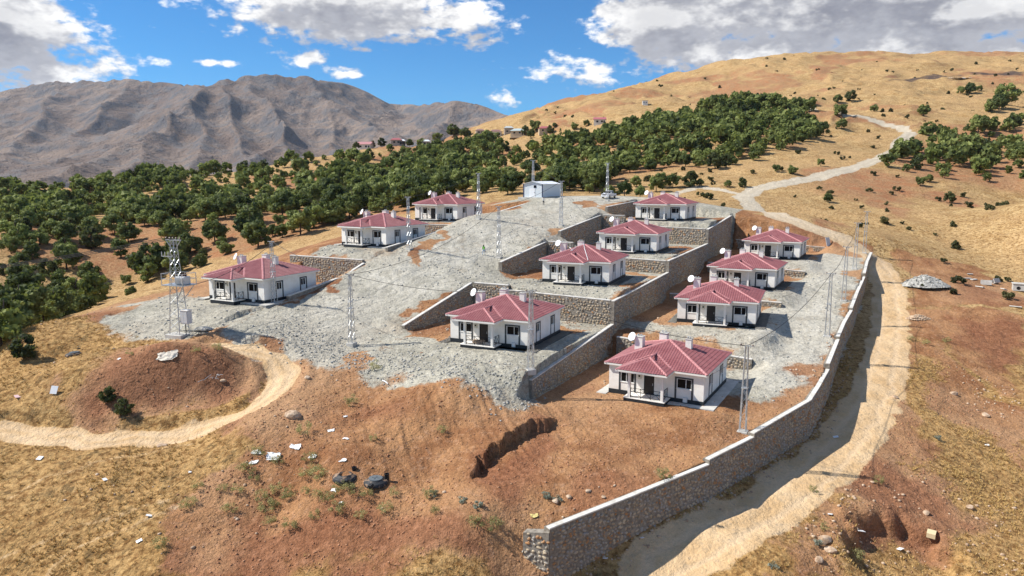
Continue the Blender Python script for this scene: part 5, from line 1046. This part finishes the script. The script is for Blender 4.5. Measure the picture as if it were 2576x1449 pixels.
# pickup truck
M_PAINT = material('white_car_paint', None, (.78, .79, .80), .25, 0, .6); M_TYRE = material('black_rubber', None, (.02, .02, .02), .8); M_RIM = material('alloy_rim', None, (.45, .46, .47), .35, .7); M_BLACKP = material('black_plastic', None, (.03, .03, .03), .6); M_LAMP = material('lamp_lens', None, (.55, .56, .58), .15)
def prism(prof, w0, w1=None, taper=None):
    """side profile (y along, z) extruded across x; taper(z) narrows it"""
    mb = MB(); tp = taper or (lambda z: 1.0); L = [(-w0*tp(z), y, z) for y, z in prof]; R = [(w0*tp(z), y, z) for y, z in prof]; n = len(prof); mb.v = L + R
    mb.f = [tuple(range(n))[::-1], tuple(range(n, 2*n))] + [(i, (i+1) % n, n + (i+1) % n, n + i) for i in range(n)]; return mb
K = empty('pickup_truck')
prism([(-2.6,.45),(-2.62,.75),(-2.5,1.02),(-1.25,1.15),(-.95,1.2),(1.0,1.2),(1.02,1.05),(2.55,1.08),(2.6,.6),(2.55,.45)], .90).build('body', M_PAINT, K, bevel=.05)
prism([(-1.0,1.16),(-.25,1.72),(.75,1.76),(1.0,1.62),(1.06,1.16)], .84, taper=lambda z: 1 - .22*max(0, z-1.16)/.6).build('cab', M_PAINT, K, bevel=.04)
prism([(-1.0,1.21),(-.34,1.68),(-.36,1.70),(-1.05,1.23)], .70).build('windscreen', M_GLASS, K)
for s in (-1, 1):
    for a, b in (((-.62,1.22),(.12,1.66)), ((.22,1.22),(.85,1.66))):
        g = MB(); x0_, x1_ = .855*s, .725*s; g.poly([(x0_, a[0], a[1]), (x0_, b[0], a[1]), (x1_, b[0] - .03, b[1]), (x1_, a[0] + .30*(a[0] < 0), b[1])][::s]); g.build('side_window', M_GLASS, K)
    for yy in (-1.65, 1.55):
        wh = empty('wheel'); wh.parent = K; wh.location = (.82*s, yy, .38); wh.rotation_euler = (0, math.pi/2, 0); MB().lathe([(.22,-.12),(.36,-.12),(.385,-.07),(.385,.07),(.36,.12),(.22,.12)], 20).build('tyre', M_TYRE, wh, smooth=True); MB().lathe([(0,-.10),(.23,-.11),(.23,.11),(0,.10)], 14).build('rim', M_RIM, wh)
    MB().box(min(.62*s,.86*s), max(.62*s,.86*s), -2.64, -2.50, .80, .98).build('headlight', M_LAMP, K); MB().box(min(.9*s,1.05*s), max(.9*s,1.05*s), -.85, -.70, 1.2, 1.36).build('mirror', M_PAINT, K)
    MB().box(min(.905*s,.93*s), max(.905*s,.93*s), -1.1, 1.0, .42, .5).build('side_step', M_BLACKP, K); MB().tube([(.7*s,1.05,1.2),(.68*s,1.15,1.55),(.5*s,1.25,1.68)], .035, 6).build('roll_bar', M_IRON, K)
MB().box(-.55, .55, -2.66, -2.55, .72, 1.0).build('grille', M_BLACKP, K, bevel=.02); MB().box(-.92, .92, -2.72, -2.52, .38, .66).build('bumper', M_PAINT, K, bevel=.04); MB().box(-.25, .25, -2.74, -2.71, .5, .6).build('number_plate', M_BRIGHT, K); MB().box(-.78, .78, 1.1, 2.5, 1.085, 1.10).build('load_bed', M_BLACKP, K)
place(K, 23.1, 172.2, math.radians(-30)); tag(K, 'white double cab pickup truck parked on the gravel behind a lattice pole', 'pickup truck')
# people
def person(name, joints, edges, parts, loc, rz, label):
    me = bpy.data.meshes.new('body'); names = list(joints); me.from_pydata([joints[k][:3] for k in names], [(names.index(a), names.index(b)) for a, b in edges], [])
    o = bpy.data.objects.new(name, me); COL.objects.link(o); md = o.modifiers.new('skin', 'SKIN')
    for i, k in enumerate(names): me.skin_vertices[0].data[i].radius = (joints[k][3], joints[k][4] if len(joints[k]) > 4 else joints[k][3]); me.skin_vertices[0].data[i].use_root = (k == 'pelvis')
    sb = o.modifiers.new('sub', 'SUBSURF'); sb.levels = 2; sb.render_levels = 2
    dg = bpy.context.evaluated_depsgraph_get(); m2 = bpy.data.meshes.new_from_object(o.evaluated_get(dg)); o.modifiers.clear(); o.data = m2
    for mt in parts: m2.materials.append(mt[0])
    for p in m2.polygons:
        p.use_smooth = True; c = p.center; p.material_index = next((i for i, (mt, fn) in enumerate(parts) if fn(c)), 0)
    o.location = loc; o.rotation_euler = (0, 0, rz); tag(o, label, 'person'); return o
M_SKIN = material('skin', None, (.42, .25, .17), .6); M_HAIR = material('dark_hair', None, (.02, .016, .014), .7); M_VEST = material('green_vest', None, (.16, .55, .06), .7); M_JEAN = material('pale_jeans', None, (.38, .46, .55), .85); M_DARK = material('dark_cloth', None, (.025, .025, .03), .85); M_SHIRT = material('white_shirt', None, (.75, .74, .72), .8)
def figure(stride, armL, armR):
    J = dict(pelvis=(0,0,.95,.15,.11), belly=(0,0,1.12,.14,.10), chest=(0,0,1.33,.17,.11), neck=(0,-.01,1.50,.055), head0=(0,-.01,1.60,.085,.095), head1=(0,-.01,1.70,.08,.09))
    E = [('pelvis','belly'),('belly','chest'),('chest','neck'),('neck','head0'),('head0','head1')]
    for s, n, f, ar in ((-1,'l',stride,armL), (1,'r',-stride,armR)):
        J.update({n+'hip': (s*.10,0,.88,.10), n+'knee': (s*.11,-f*.5-.03*(f != 0),.50,.068), n+'ank': (s*.11,-f+.06,.09,.045), n+'toe': (s*.12,-f-.12,.045,.042), n+'sh': (s*.19,0,1.42,.065), n+'el': (s*(.27+.02*(ar[2] > 1)),ar[0],ar[1],.048), n+'wr': (s*ar[3],ar[4],ar[2],.034), n+'hand': (s*ar[3]*.96,ar[4]-.06,ar[2]-(.07 if ar[2] < 1.2 else -.03),.04,.025)})
        E += [('pelvis',n+'hip'),(n+'hip',n+'knee'),(n+'knee',n+'ank'),(n+'ank',n+'toe'),('chest',n+'sh'),(n+'sh',n+'el'),(n+'el',n+'wr'),(n+'wr',n+'hand')]
    return J, E
def hand_and_face(o, J, hair_len):
    for n in ('l', 'r'):
        hx, hy, hh = J[n+'hand'][:3]; dz = -1 if hh < 1.2 else 1; mb = MB(); s = -1 if n == 'l' else 1
        for k in range(4): q = (k - 1.5)*.018; L = (.07, .082, .078, .062)[k]; mb.tube([(hx, hy + q, hh), (hx, hy + q - .006, hh + dz*L*.6), (hx - s*.012, hy + q - .012, hh + dz*L)], [.010, .009, .007], 5)
        mb.tube([(hx, hy - .03, hh - dz*.01), (hx - s*.01, hy - .055, hh + dz*.03), (hx - s*.015, hy - .06, hh + dz*.05)], [.011, .010, .008], 5); mb.build('fingers', M_SKIN, o)
    x, y, z = J['head0'][:3]; MB().lathe([(0,.10),(.05,.095),(.085,.06),(.098,.0),(.095,-hair_len*.4),(.11,-hair_len),(.05,-hair_len-.01)], 12, (x, y + .022, z + .075)).build('hair', M_HAIR, o, smooth=True)
    MB().tube([(0,-.105,z+.03),(0,-.125,z-.005)], [.010,.016], 6).build('nose', M_SKIN, o)
    for s in (-1, 1): MB().box(s*.034-.012, s*.034+.012, -.108, -.098, z+.03, z+.042).build('eye', M_HAIR, o)
    MB().box(-.022, .022, -.106, -.098, z-.042, z-.034).build('mouth', M_DARK, o)
px_, py_ = PERSON[0]; J, E = figure(.26, (.10,1.14,.90,.30,.02), (-.06,1.14,.92,.30,-.18))
p1 = person('person', J, E, [(M_DARK, lambda c: abs(c.x) > .21 and c.z > .95), (M_VEST, lambda c: .98 < c.z <= 1.47), (M_SKIN, lambda c: c.z > 1.47), (M_DARK, lambda c: c.z < .12), (M_JEAN, lambda c: True)], (px_, py_, hz(px_, py_)), math.radians(160), 'person with long dark hair in a green vest walking up the gravel'); hand_and_face(p1, J, .26)
px_, py_ = PERSON[1]; J, E = figure(.0, (-.16,1.20,1.52,.10,-.22), (-.16,1.20,1.52,.10,-.22))
p2 = person('person', J, E, [(M_SKIN, lambda c: c.z > 1.47), (M_SHIRT, lambda c: c.z > .98), (M_DARK, lambda c: True)], (px_, py_, hz(px_, py_)), math.radians(20), 'person in white shirt and dark trousers standing near the shed'); hand_and_face(p2, J, .06)
# village houses on the far slope
def _vroof(c): return material('village_roof', None, c, .6)
VR = [_vroof((.42,.13,.15)), _vroof((.40,.12,.13)), _vroof((.42,.50,.50)), _vroof((.50,.54,.53)), _vroof((.24,.13,.12)), _vroof((.30,.18,.16)), _vroof((.66,.70,.70)), _vroof((.40,.13,.14)), _vroof((.70,.73,.74)), _vroof((.46,.22,.22))]
M_VW = [material('village_wall', None, c, .9) for c in ((.66,.62,.55), (.50,.40,.28), (.42,.36,.30))]
VL = ['far house with pink gable roof standing high above the wood','far tan house with pink hipped roof beside dark trees','far low house with pale green metal roof','far taller house with pale metal roof beside the green roofed one','far white house with dark brown roof','far small house with reddish brown roof among trees','far house with white metal roof showing over big trees','far house with red roof at the edge of the ridge','far small house with white roof beside the red roofed one','far white house with pink roof on the ridge end']
for i, (x, y, wp) in enumerate(VILLAGE):
    Y = math.hypot(x, y); L = wp*Y/1803; Dp = L*.62; Hh = 3.0 if i not in (3,) else 4.2; rise = L*.13 + .5; V = empty('village_house'); wm = M_VW[0 if i in (0, 4, 9) else (1 if i in (1, 2) else 2)]; rz = (-.15, .1, -.2, .1, -.1, .2, 0, .15, 0, -.2)[i]
    mb = MB().box(-L/2, L/2, -Dp/2, Dp/2, -2, Hh)
    if i in (0, 9): mb.poly([(-L/2,-Dp/2,Hh),(-L/2,0,Hh+rise),(-L/2,Dp/2,Hh)][::-1]).poly([(L/2,-Dp/2,Hh),(L/2,0,Hh+rise),(L/2,Dp/2,Hh)])
    mb.build('wall', wm, V); e = .5; a, b = L/2 + e, Dp/2 + e; hip = 0 if i in (0, 9) else min(L, Dp)*.45; z0, z1 = Hh + .01, Hh + rise; R1, R2 = (-a + hip, 0, z1), (a - hip, 0, z1); C4 = [(-a,-b,z0),(a,-b,z0),(a,b,z0),(-a,b,z0)]
    rf = MB(); rf.poly([C4[0], C4[1], R2, R1]); rf.poly([C4[2], C4[3], R1, R2])
    if hip: rf.poly([C4[1], C4[2], R2]); rf.poly([C4[3], C4[0], R1])
    rf.poly(C4[::-1]); rf.build('roof', VR[i], V)
    for k in (-.28, .12): w = MB().box(L*k, L*k + 1.3, -Dp/2 - .04, -Dp/2 - .005, 1.0, 2.2).build('window', M_GLASS, V); MB().box(L*k - .08, L*k + 1.38, -Dp/2 - .06, -Dp/2 - .042, .92, 1.0).build('sill', M_WHITE, w)
    MB().box(L*.33, L*.33 + 1.0, -Dp/2 - .04, -Dp/2 - .005, 0, 2.1).build('door', M_DOOR, V)
    place(V, x, y, rz); tag(V, VL[i], 'house', 'village houses on the far slope')
x, y = HUT[0]; V = empty('hut'); MB().box(-1.9, 1.9, -1.4, 1.4, -1, 2.7).build('wall', M_WHITE, V); MB().box(-2.1, 2.1, -1.6, 1.6, 2.7, 2.95).build('roof', M_CONC, V)
for k in (-1.2, .7): MB().box(k, k + .6, -1.44, -1.402, 1.2, 1.9).build('window', M_GLASS, V)
MB().box(-.35, .3, -1.44, -1.402, 0, 2.0).build('door', M_GREYBOX, V); place(V, x, y, -.1); tag(V, 'tiny white block hut alone on the golden hillside', 'hut')
# rocks
def rock_mesh(seed, sub=2, flat=.7):
    bm = bmesh.new(); bmesh.ops.create_icosphere(bm, subdivisions=sub, radius=1.0); r = np.random.RandomState(seed); pl = r.normal(size=(9, 3)); pl /= np.linalg.norm(pl, axis=1)[:, None]; dd = r.uniform(.55, .95, 9)
    for v in bm.verts:
        p = np.array(v.co)
        for n, q in zip(pl, dd):
            k = p @ n
            if k > q: p = p - n*(k - q)*.92
        v.co = p*[1, .85, flat]*(1 + r.normal()*.02)
    me = bpy.data.meshes.new('rock'); bm.to_mesh(me); bm.free(); return me
def _rock(a, b_):
    def fn(t, b):
        P = t.new('ShaderNodeNewGeometry').outputs['Position']; n = t.noise(P, 2.2, 5, .65); t.l.new(t.mix(t.mr(n, .35, .65), a, b_), b.inputs['Base Color']); t.l.new(t.bump(n, .5, .08), b.inputs['Normal'])
    return fn
M_ROCK = material('tan_rock', _rock((.36, .24, .15), (.60, .46, .33)), rough=.9); M_GROCK = material('grey_rock', _rock((.24, .235, .21), (.52, .50, .45)), rough=.9); M_CLOD = material('red_clod', _rock((.24, .10, .05), (.50, .27, .15)), rough=.95)
RK = [rock_mesh(s) for s in range(5)]
for me in RK: me.materials.append(M_ROCK)
RL = {0: 'large pale flat-topped boulder below the bend of the dirt track', 6: 'pale boulder on the road bank, upper of two beside a green weed', 7: 'pale boulder on the road bank, lower of two beside a green weed'}
for i, (x, y, wp) in enumerate(ROCKS):
    s = wp*math.hypot(x, y, 26)/1803; o = add('rock', RK[i % 5]); o.scale = (s, s*.9, s*.8); place(o, x, y, i*1.7, s*.12); tag(o, RL.get(i, 'loose tan rock lying on bare earth'), 'rock', None if i in RL else 'loose rocks on bare earth')
# loose stone and clods (uncountable)
def scatter(name, mat, n, sampler, s0, s1, label, cat):
    V0 = []; 
    for sd in range(6):
        bm = bmesh.new(); bmesh.ops.create_icosphere(bm, subdivisions=1, radius=1); r = np.random.RandomState(sd); bm.verts.ensure_lookup_table(); v = np.array([q.co[:] for q in bm.verts])*[1, .8, .62]*r.uniform(.7, 1.15, (len(bm.verts), 1)); F = np.array([[q.index for q in f.verts] for f in bm.faces]); bm.free(); V0.append((v, F))
    X, Y = sampler(n); Z = height(X, Y); VV, FF, off = [], [], 0; S_ = s0 + (s1 - s0)*TR.rand(len(X))**3; A = TR.uniform(0, 6.28, len(X))
    for x, y, z, s, a in zip(X, Y, Z, S_, A):
        v, F = V0[TR.randint(6)]; c, sn = math.cos(a), math.sin(a); VV.append(np.c_[(v[:,0]*c - v[:,1]*sn)*s + x, (v[:,0]*sn + v[:,1]*c)*s + y, v[:,2]*s + z + s*.15]); FF.append(F + off); off += len(v)
    o = add(name, mesh_np(name, np.concatenate(VV), np.concatenate(FF)), mat); o['kind'] = 'stuff'; o['label'] = label; o['category'] = cat
def zone_sampler(want, box):
    def f(n):
        xs, ys = [], []
        while sum(map(len, xs)) < n:
            r = np.sqrt(TR.uniform(box[0]**2, box[1]**2, 4000)); a = TR.uniform(box[2], box[3], 4000); x, y = r*np.sin(a), r*np.cos(a); Zs = zones(x, y, np.zeros(4000), np.zeros(4000)); m = want(Zs, x, y) > TR.rand(4000); xs.append(x[m]); ys.append(y[m])
        return np.concatenate(xs)[:n], np.concatenate(ys)[:n]
    return f
clump = lambda x, y: sstep(-.1, .35, fbm(x, y, 9, 3))
scatter('gravel_stones', M_GROCK, 4200, zone_sampler(lambda Z, x, y: Z[0]*(1 - Z[2])*(.25 + .75*clump(x, y)), (70, 150, -.5, .5)), .05, .24, 'crushed grey stones strewn over the levelled ground', 'stones')
scatter('earth_clods', M_CLOD, 9500, zone_sampler(lambda Z, x, y: Z[1]*(1 - Z[0])*(1 - Z[2])*(.3 + .7*clump(x + 50, y)), (44, 105, -.62, .62)), .03, .15, 'red-brown clods and stones strewn over the bare earth', 'clods')
scatter('pale_stones', M_ROCK, 1500, zone_sampler(lambda Z, x, y: (1 - Z[0])*(1 - Z[2])*clump(x, y + 80)*((x > 20) + .25), (44, 120, -.6, .66)), .05, .26, 'pale stones strewn over the earth banks beside the road', 'stones')
def dump_edge(n):
    u = TR.uniform(-36, 1.5, n); v = -29.5 + 5.5*TR.rand(n)**1.3 + 1.2*TR.normal(size=n); return xy(u, v)
scatter('edge_rubble', M_GROCK, 2600, dump_edge, .04, .20, 'coarse grey rubble tipped along the front edge of the gravel platform', 'rubble')
def wall_foot(n):
    k = TR.randint(0, 9, n); t = TR.rand(n); P = np.array(PERIM); a, b = P[k], P[k+1]; d = (b - a)/np.linalg.norm(b - a, axis=1)[:, None]; q = a + (b - a)*t[:, None] + np.c_[d[:,1], -d[:,0]]*(.15 + 1.6*TR.rand(n)**2)[:, None]; return q[:,0], q[:,1]
scatter('rubble', M_ROCK, 420, wall_foot, .06, .22, 'rubble lying along the foot of the perimeter wall', 'rubble')
# dry grass tufts near the camera
def tufts(n):
    X, Y = zone_sampler(lambda Z, x, y: (1 - Z[0])*(1 - Z[1])*(1 - Z[2])*(.15 + .85*clump(x*1.3, y*1.3 + 20)), (44, 115, -.72, .72))(n); Z = height(X, Y); k = 9
    a = TR.uniform(0, 6.28, (n, k)); l = TR.uniform(.10, .30, (n, k)); w = .022; b = np.stack([X, Y, Z], 1)[:, None, :] + np.stack([np.cos(a)*.10, np.sin(a)*.10, np.zeros_like(a)], -1)*TR.rand(n, k, 1); t = b + np.stack([np.cos(a)*l*.65, np.sin(a)*l*.65, l], -1)
    p = np.stack([-np.sin(a)*w, np.cos(a)*w, np.zeros_like(a)], -1); V = np.stack([b - p, b + p, t], 2).reshape(-1, 3); o = add('dry_grass', mesh_np('dry_grass', V, np.arange(len(V)).reshape(-1, 3)), M_DRY); o['kind'] = 'stuff'; o['label'] = 'golden dry grass tufts on the slopes'; o['category'] = 'grass'
M_DRY = material('dry_grass_blades', lambda t, b: t.l.new(t.mix(t.noise(t.new('ShaderNodeNewGeometry').outputs['Position'], 1.2, 3), (.36, .22, .07), (.66, .47, .20)), b.inputs['Base Color']), rough=.9, spec=.1)
tufts(9000)
# gravel pile and stone heap beside the road
def pile(name, mat, x, y, rx, ry, h, seed, label, n=26):
    r = np.random.RandomState(seed); V = []; F = []; rows = 9
    for i in range(rows + 1):
        q = i/rows; 
        for j in range(n): a = 2*math.pi*j/n; rr = q*(1 + .10*vnoise(np.array([3*math.cos(a) + seed]), np.array([3*math.sin(a)]))[0]); V.append((rx*rr*math.cos(a), ry*rr*math.sin(a), h*(1 - q**1.35) - .12 + r.normal()*.045*(q < .95)))
    for i in range(rows):
        for j in range(n): F.append((i*n+j, (i+1)*n+j, (i+1)*n+(j+1) % n, i*n+(j+1) % n))
    o = add(name, mesh_np(name, np.array(V), np.array(F)), mat); place(o, x, y); tag(o, label, 'pile')
    VV, FF, off = [], [], 0
    for k in range(260):
        q = math.sqrt(r.rand())*1.05; a = r.uniform(0, 6.28); s = r.uniform(.06, .2); me = RK[k % 5]; v = np.array([w.co[:] for w in me.vertices])[:]; 
        vv = v*s + [rx*q*math.cos(a), ry*q*math.sin(a), max(0, h*(1 - q**1.35)) - .05]; VV.append(vv); FF.append(np.array([p.vertices[:] for p in me.polygons]) + off); off += len(v)
    st = add('loose_stone', mesh_np('loose_stone', np.concatenate(VV), np.concatenate(FF)), mat, o); st['kind'] = 'stuff'; return o
pile('gravel_pile', M_GROCK, *PILE[0], 4.4, 3.2, 2.0, 3, 'cone-shaped pile of grey crushed stone beside the dirt road')
pile('stone_heap', M_ROCK, *HEAP[0], 1.9, 1.1, .7, 5, 'low heap of pale stones on the bank right of the dirt road', 16)
# buried septic tank tops
M_TANKB = material('dusty_black_plastic', lambda t, b: t.l.new(t.mix(t.mr(t.noise(t.new('ShaderNodeNewGeometry').outputs['Position'], 2.0, 4), .5, .62), (.03, .032, .035), (.30, .20, .13)), b.inputs['Base Color']), rough=.6)
def tank(x, y, rz, lid, label):
    T = empty('septic_tank'); MB().lathe([(1.08,-.3),(1.05,-.05),(.95,.03),(.64,.09),(.62,.15),(.48,.16),(.46,-.10 if not lid else .16),(0,-.14 if not lid else .17)], 28).build('dome', M_TANKB, T, smooth=True)
    if lid:
        L = MB().lathe([(.60,.16),(.60,.21),(.1,.235),(0,.235)], 24).build('lid', M_TANKL, T); MB().box(-.32,.32,-.03,.03,.235,.262).build('lid_rib', M_TANKL, L); MB().box(-.03,.03,-.32,.32,.236,.261).build('lid_rib', M_TANKL, L)
    MB().lathe([(.20,0),(.20,.52),(.23,.52),(.23,.58),(.16,.58),(.16,.1)], 16, (.85, .45, -.1)).build('inlet_pipe', M_IRON, T); MB().box(-.16, .16, -1.35, -.9, -.2, .10).build('foot', M_BLACKP, T, bevel=.03)
    place(T, x, y, rz, .08); tag(T, label, 'tank', 'buried black plastic tanks'); return T
M_TANKL = material('grey_plastic', None, (.13, .15, .16), .5)
tank(*TANKS[0], .3, False, 'buried black plastic tank with an open round manhole and stub pipe'); tank(*TANKS[1], -.2, True, 'buried black plastic tank closed by a grey cross-ribbed lid'); t3 = tank(*TANK2[0], 1.2, True, 'black and white plastic tank lying at the far edge of the red mound'); t3.scale = (1, .75, .8)
# table in front of the porch
Tb = empty('wooden_table'); M_WOOD = material('weathered_wood', None, (.33, .24, .17), .8)
MB().box(-.75, .75, -.3, .3, .72, .78).build('table_top', M_WOOD, Tb, bevel=.01); MB().box(-.7, .7, -.27, -.24, .45, .72).build('apron_board', M_WOOD, Tb)
for sx in (-.68, .68):
    for sy in (-.24, .24): MB().box(sx-.03, sx+.03, sy-.03, sy+.03, 0, .72).build('leg', M_WOOD, Tb)
place(Tb, *TABLE[0], -.45); tag(Tb, 'small weathered wooden table in front of a bungalow porch', 'table')
# concrete pieces right of the road
SLL = ['pale concrete slab lying flat on red earth at the right of the road','second pale concrete slab overlapping the others on red earth','concrete channel block standing upright on red earth','broken concrete trough with a dark hollow','short concrete slab tilted on red earth','thin concrete kerb piece lying on the sandy turning place','narrow concrete post lying on the sandy track','small concrete slab at the edge of the dry grass']
for i, (x, y) in enumerate(SLABS):
    if i in (2, 3):
        o = empty('concrete_channel'); MB().box(-.9,.9,-.5,-.38,0,.9).build('side', M_CONC, o); MB().box(-.9,.9,.38,.5,0,.9).build('side', M_CONC, o); MB().box(-.9,.9,-.379,.379,0,.12).build('base', M_CONC, o); place(o, x, y, .6 + i); o.rotation_euler.x = .5 if i == 3 else .1; tag(o, SLL[i], 'concrete block', 'concrete pieces right of the road')
    else:
        L = (1.6,1.4,0,0,1.1,1.5,1.8,1.0)[i]; o = MB().box(-L/2, L/2, -.3, .3, -.02, .14).build('concrete_slab', M_CONC, None, bevel=.02); place(o, x, y, .4*i, .05); o.rotation_euler.x = .08*i; tag(o, SLL[i], 'slab', 'concrete pieces right of the road')
o = empty('concrete_chamber'); MB().box(-1,1,-.8,.8,.05,1.3).build('block', M_CONC, o, bevel=.05); MB().box(-1.1,1.1,-.9,.9,1.3,1.5).build('cover', M_CONC, o, bevel=.03)
MB().lathe([(0,0),(.32,0),(.32,.03),(0,.03)], 16).build('opening', M_IRON, o, loc=(-.1,-.80,.6), rot=(math.pi/2,0,0)); place(o, *RING[0], -.5); tag(o, 'concrete inspection chamber with a round dark opening beside the sandy turning place', 'chamber')
# panel leaning on the end of the wall behind the top house
x, y = xy(20.15, 74.0); o = MB().box(-.65, .65, -.03, .03, 0, 1.9).build('leaning_sheet', M_GREYBOX, None, loc=(x, y, hz(x, y)), rot=(-.28, 0, 1.05 - .5)); tag(o, 'grey metal panel leaning against the end of a stone wall', 'panel')
# boards and sheets lying about
M_PINK = material('pink_foam', None, (.72, .50, .50), .8); BL = {0: 'white rectangular board standing on the dry grass by the red mound', 1: 'faded pink foam strip on the dry grass', 2: 'bright white square board on the red slope below the road', 6: 'long thin white pipe lying below the gravel edge'}
for i, (x, y, wp, k) in enumerate(BOARDS):
    s = wp*math.hypot(x, y, 26)/1803
    if k == 2: o = MB().tube([(-s/2,0,.06),(0,.05,.08),(s/2,0,.05)], .06, 8).build('plastic_pipe', M_BRIGHT)
    else: o = MB().box(-s/2, s/2, -s*.6, s*.6, -.015, .015).build('board', M_PINK if k == 0 else M_BRIGHT)
    place(o, x, y, i*.9, .09); o.rotation_euler.x = .25 if i else 1.1; o.rotation_euler.y = .08
    if i == 0: o.location.z += s*.4
    tag(o, BL.get(i, 'small scrap of white board dropped on the ground'), 'pipe' if k == 2 else 'board', None if i in BL else 'scraps of white board')
o = empty('cardboard_box'); M_CARD = material('cardboard', None, (.62, .50, .30), .85)
MB().poly([(-.5,-.35,0),(-.5,-.35,.42),(-.5,.35,.42),(-.5,.35,0)]).poly([(.5,-.35,0),(.5,.35,0),(.5,.35,.42),(.5,-.35,.42)]).poly([(-.5,.35,0),(-.5,.35,.42),(.5,.35,.42),(.5,.35,0)]).build('side', M_CARD, o); MB().poly([(-.5,-.35,.42),(0,-.35,.62),(0,.35,.62),(-.5,.35,.42)]).poly([(0,-.35,.62),(.5,-.35,.42),(.5,.35,.42),(0,.35,.62)]).build('flap', M_CARD, o)
place(o, *BOX[0], .9); tag(o, 'open tan cardboard box lying in the hollow right of the road', 'box')
# crumpled plastic sheets
def crumple(seed, s):
    n = 13; r = np.random.RandomState(seed); g = np.linspace(-.5, .5, n); X, Y = np.meshgrid(g, g, indexing='ij'); ox = seed*3.7
    Z = .16*np.abs(fbm(X*9 + ox, Y*9, 2.2, 3)) + .05*vnoise(X*16 + ox, Y*16); e = np.maximum(np.abs(X), np.abs(Y)); k = 1 + .5*vnoise(X*1.7 + ox, Y*1.7 + ox) - .35*(e > .4)*np.abs(vnoise(X*5 + ox, Y*5)); V = np.stack([X*k*s*1.25, Y*k*s*.8, Z*s*(1 - .5*e)], -1).reshape(-1, 3); idx = np.arange(n*n).reshape(n, n)
    return mesh_np('plastic_sheet', V, np.stack([idx[:-1,:-1], idx[1:,:-1], idx[1:,1:], idx[:-1,1:]], -1).reshape(-1, 4))
M_PLAS = material('white_plastic_sheet', None, (.80, .79, .77), .45); M_CRM = material('cream_sheet', None, (.74, .66, .54), .7); M_YEL = material('yellow_foam', None, (.80, .66, .26), .8)
GL = {0: 'wide crumpled white plastic sheet among the weeds', 1: 'torn grey-white plastic sheet left of the widest one', 2: 'curved white plastic sheet with a black scrap above the others', 9: 'cream coloured crumpled sheet on top of the red mound', 12: 'lump of yellow insulation foam by the near end of the perimeter wall'}
for i, (x, y, wp) in enumerate(BAGS):
    s = .8*wp*math.hypot(x, y, 26)/1803; o = add('plastic_sheet' if i != 12 else 'foam_lump', crumple(i + 1, s), M_YEL if i == 12 else (M_CRM if i == 9 else M_PLAS)); o.data.polygons.foreach_set('use_smooth', np.ones(len(o.data.polygons), bool)); place(o, x, y, i*1.3, .07); 
    gx = hz(x + .4, y) - hz(x - .4, y); gy = hz(x, y + .4) - hz(x, y - .4); o.rotation_mode = 'QUATERNION'; o.rotation_quaternion = Vector((-gx, -gy, .8)).to_track_quat('Z', 'Y')
    tag(o, GL.get(i, 'small crumpled white plastic scrap on the red earth'), 'plastic', None if i in GL else 'scraps of white plastic')
# bent metal frame dumped on the mound, concrete lump by the tower, white tarpaulin far up the hill
x, y = FRAME[0]; Fm = empty('metal_frame_wreck'); r = random.Random(4)
for k in range(9):
    a = Vector((r.uniform(-.9,.9), r.uniform(-.9,.9), r.uniform(.1,.4))); b = a + Vector((r.uniform(-.7,.7), r.uniform(-1.3,1.3), r.uniform(-.2,.5))); MB().tube([a, (a+b)/2 + Vector((.05,.05,.08)), b], .028, 6).build('bar', M_STEEL, Fm)
place(Fm, x, y, .2, .15); tag(Fm, 'tangle of bent grey metal bars dumped on the side of the red mound', 'scrap metal')
o = add('concrete_lump', rock_mesh(33), M_GROCK); o.scale = (1.5, .9, .55); place(o, *CHUNK[0], -.2, .15); tag(o, 'grey lump of spilled concrete at the foot of the transformer tower', 'concrete')
x, y = TARP[0]; o = add('tarpaulin', crumple(40, 14), M_BRIGHT); o.scale = (1.2, .5, .5); place(o, x, y, .1, .6); tag(o, 'long white tarpaulin lying high on the hillside below the burnt strip', 'tarpaulin')
# pale cable across one roof
hx, hy, hzz, yw = HOUSES[6]; c, s = math.cos(yw), math.sin(yw); pts = []
for lx, ly, lz in ((3.0,4.0,4.65),(3.9,3.0,4.28),(3.6,2.6,4.15),(4.4,4.6,4.9),(5.0,5.1,5.18),(5.6,3.6,4.52),(6.5,1.6,3.82),(7.3,-.2,3.2)): pts.append((hx + lx*c - ly*s, hy + lx*s + ly*c, hzz + lz - .02))
o = MB().tube([Vector(p) - Vector(pts[0]) for p in pts], .04, 5).build('roof_cable', M_BRIGHT, None, loc=pts[0]); tag(o, 'pale cable lying loosely across the red roof of one bungalow', 'cable')

# ================================================================ thin air haze over the valley
def haze_box():
    m = bpy.data.materials.new('thin_haze'); m.use_nodes = True; n = m.node_tree.nodes; n.clear(); out = n.new('ShaderNodeOutputMaterial'); v = n.new('ShaderNodeVolumePrincipled')
    v.inputs['Color'].default_value = (.72, .84, 1.0, 1); v.inputs['Density'].default_value = 2.2e-5; v.inputs['Anisotropy'].default_value = .1; m.node_tree.links.new(v.outputs[0], out.inputs['Volume'])
    o = MB().box(-9500, 9500, -3000, 9000, -200, 1050).build('haze', m); o['kind'] = 'stuff'; o['label'] = 'thin blue haze in the air'; o['category'] = 'haze'
haze_box()
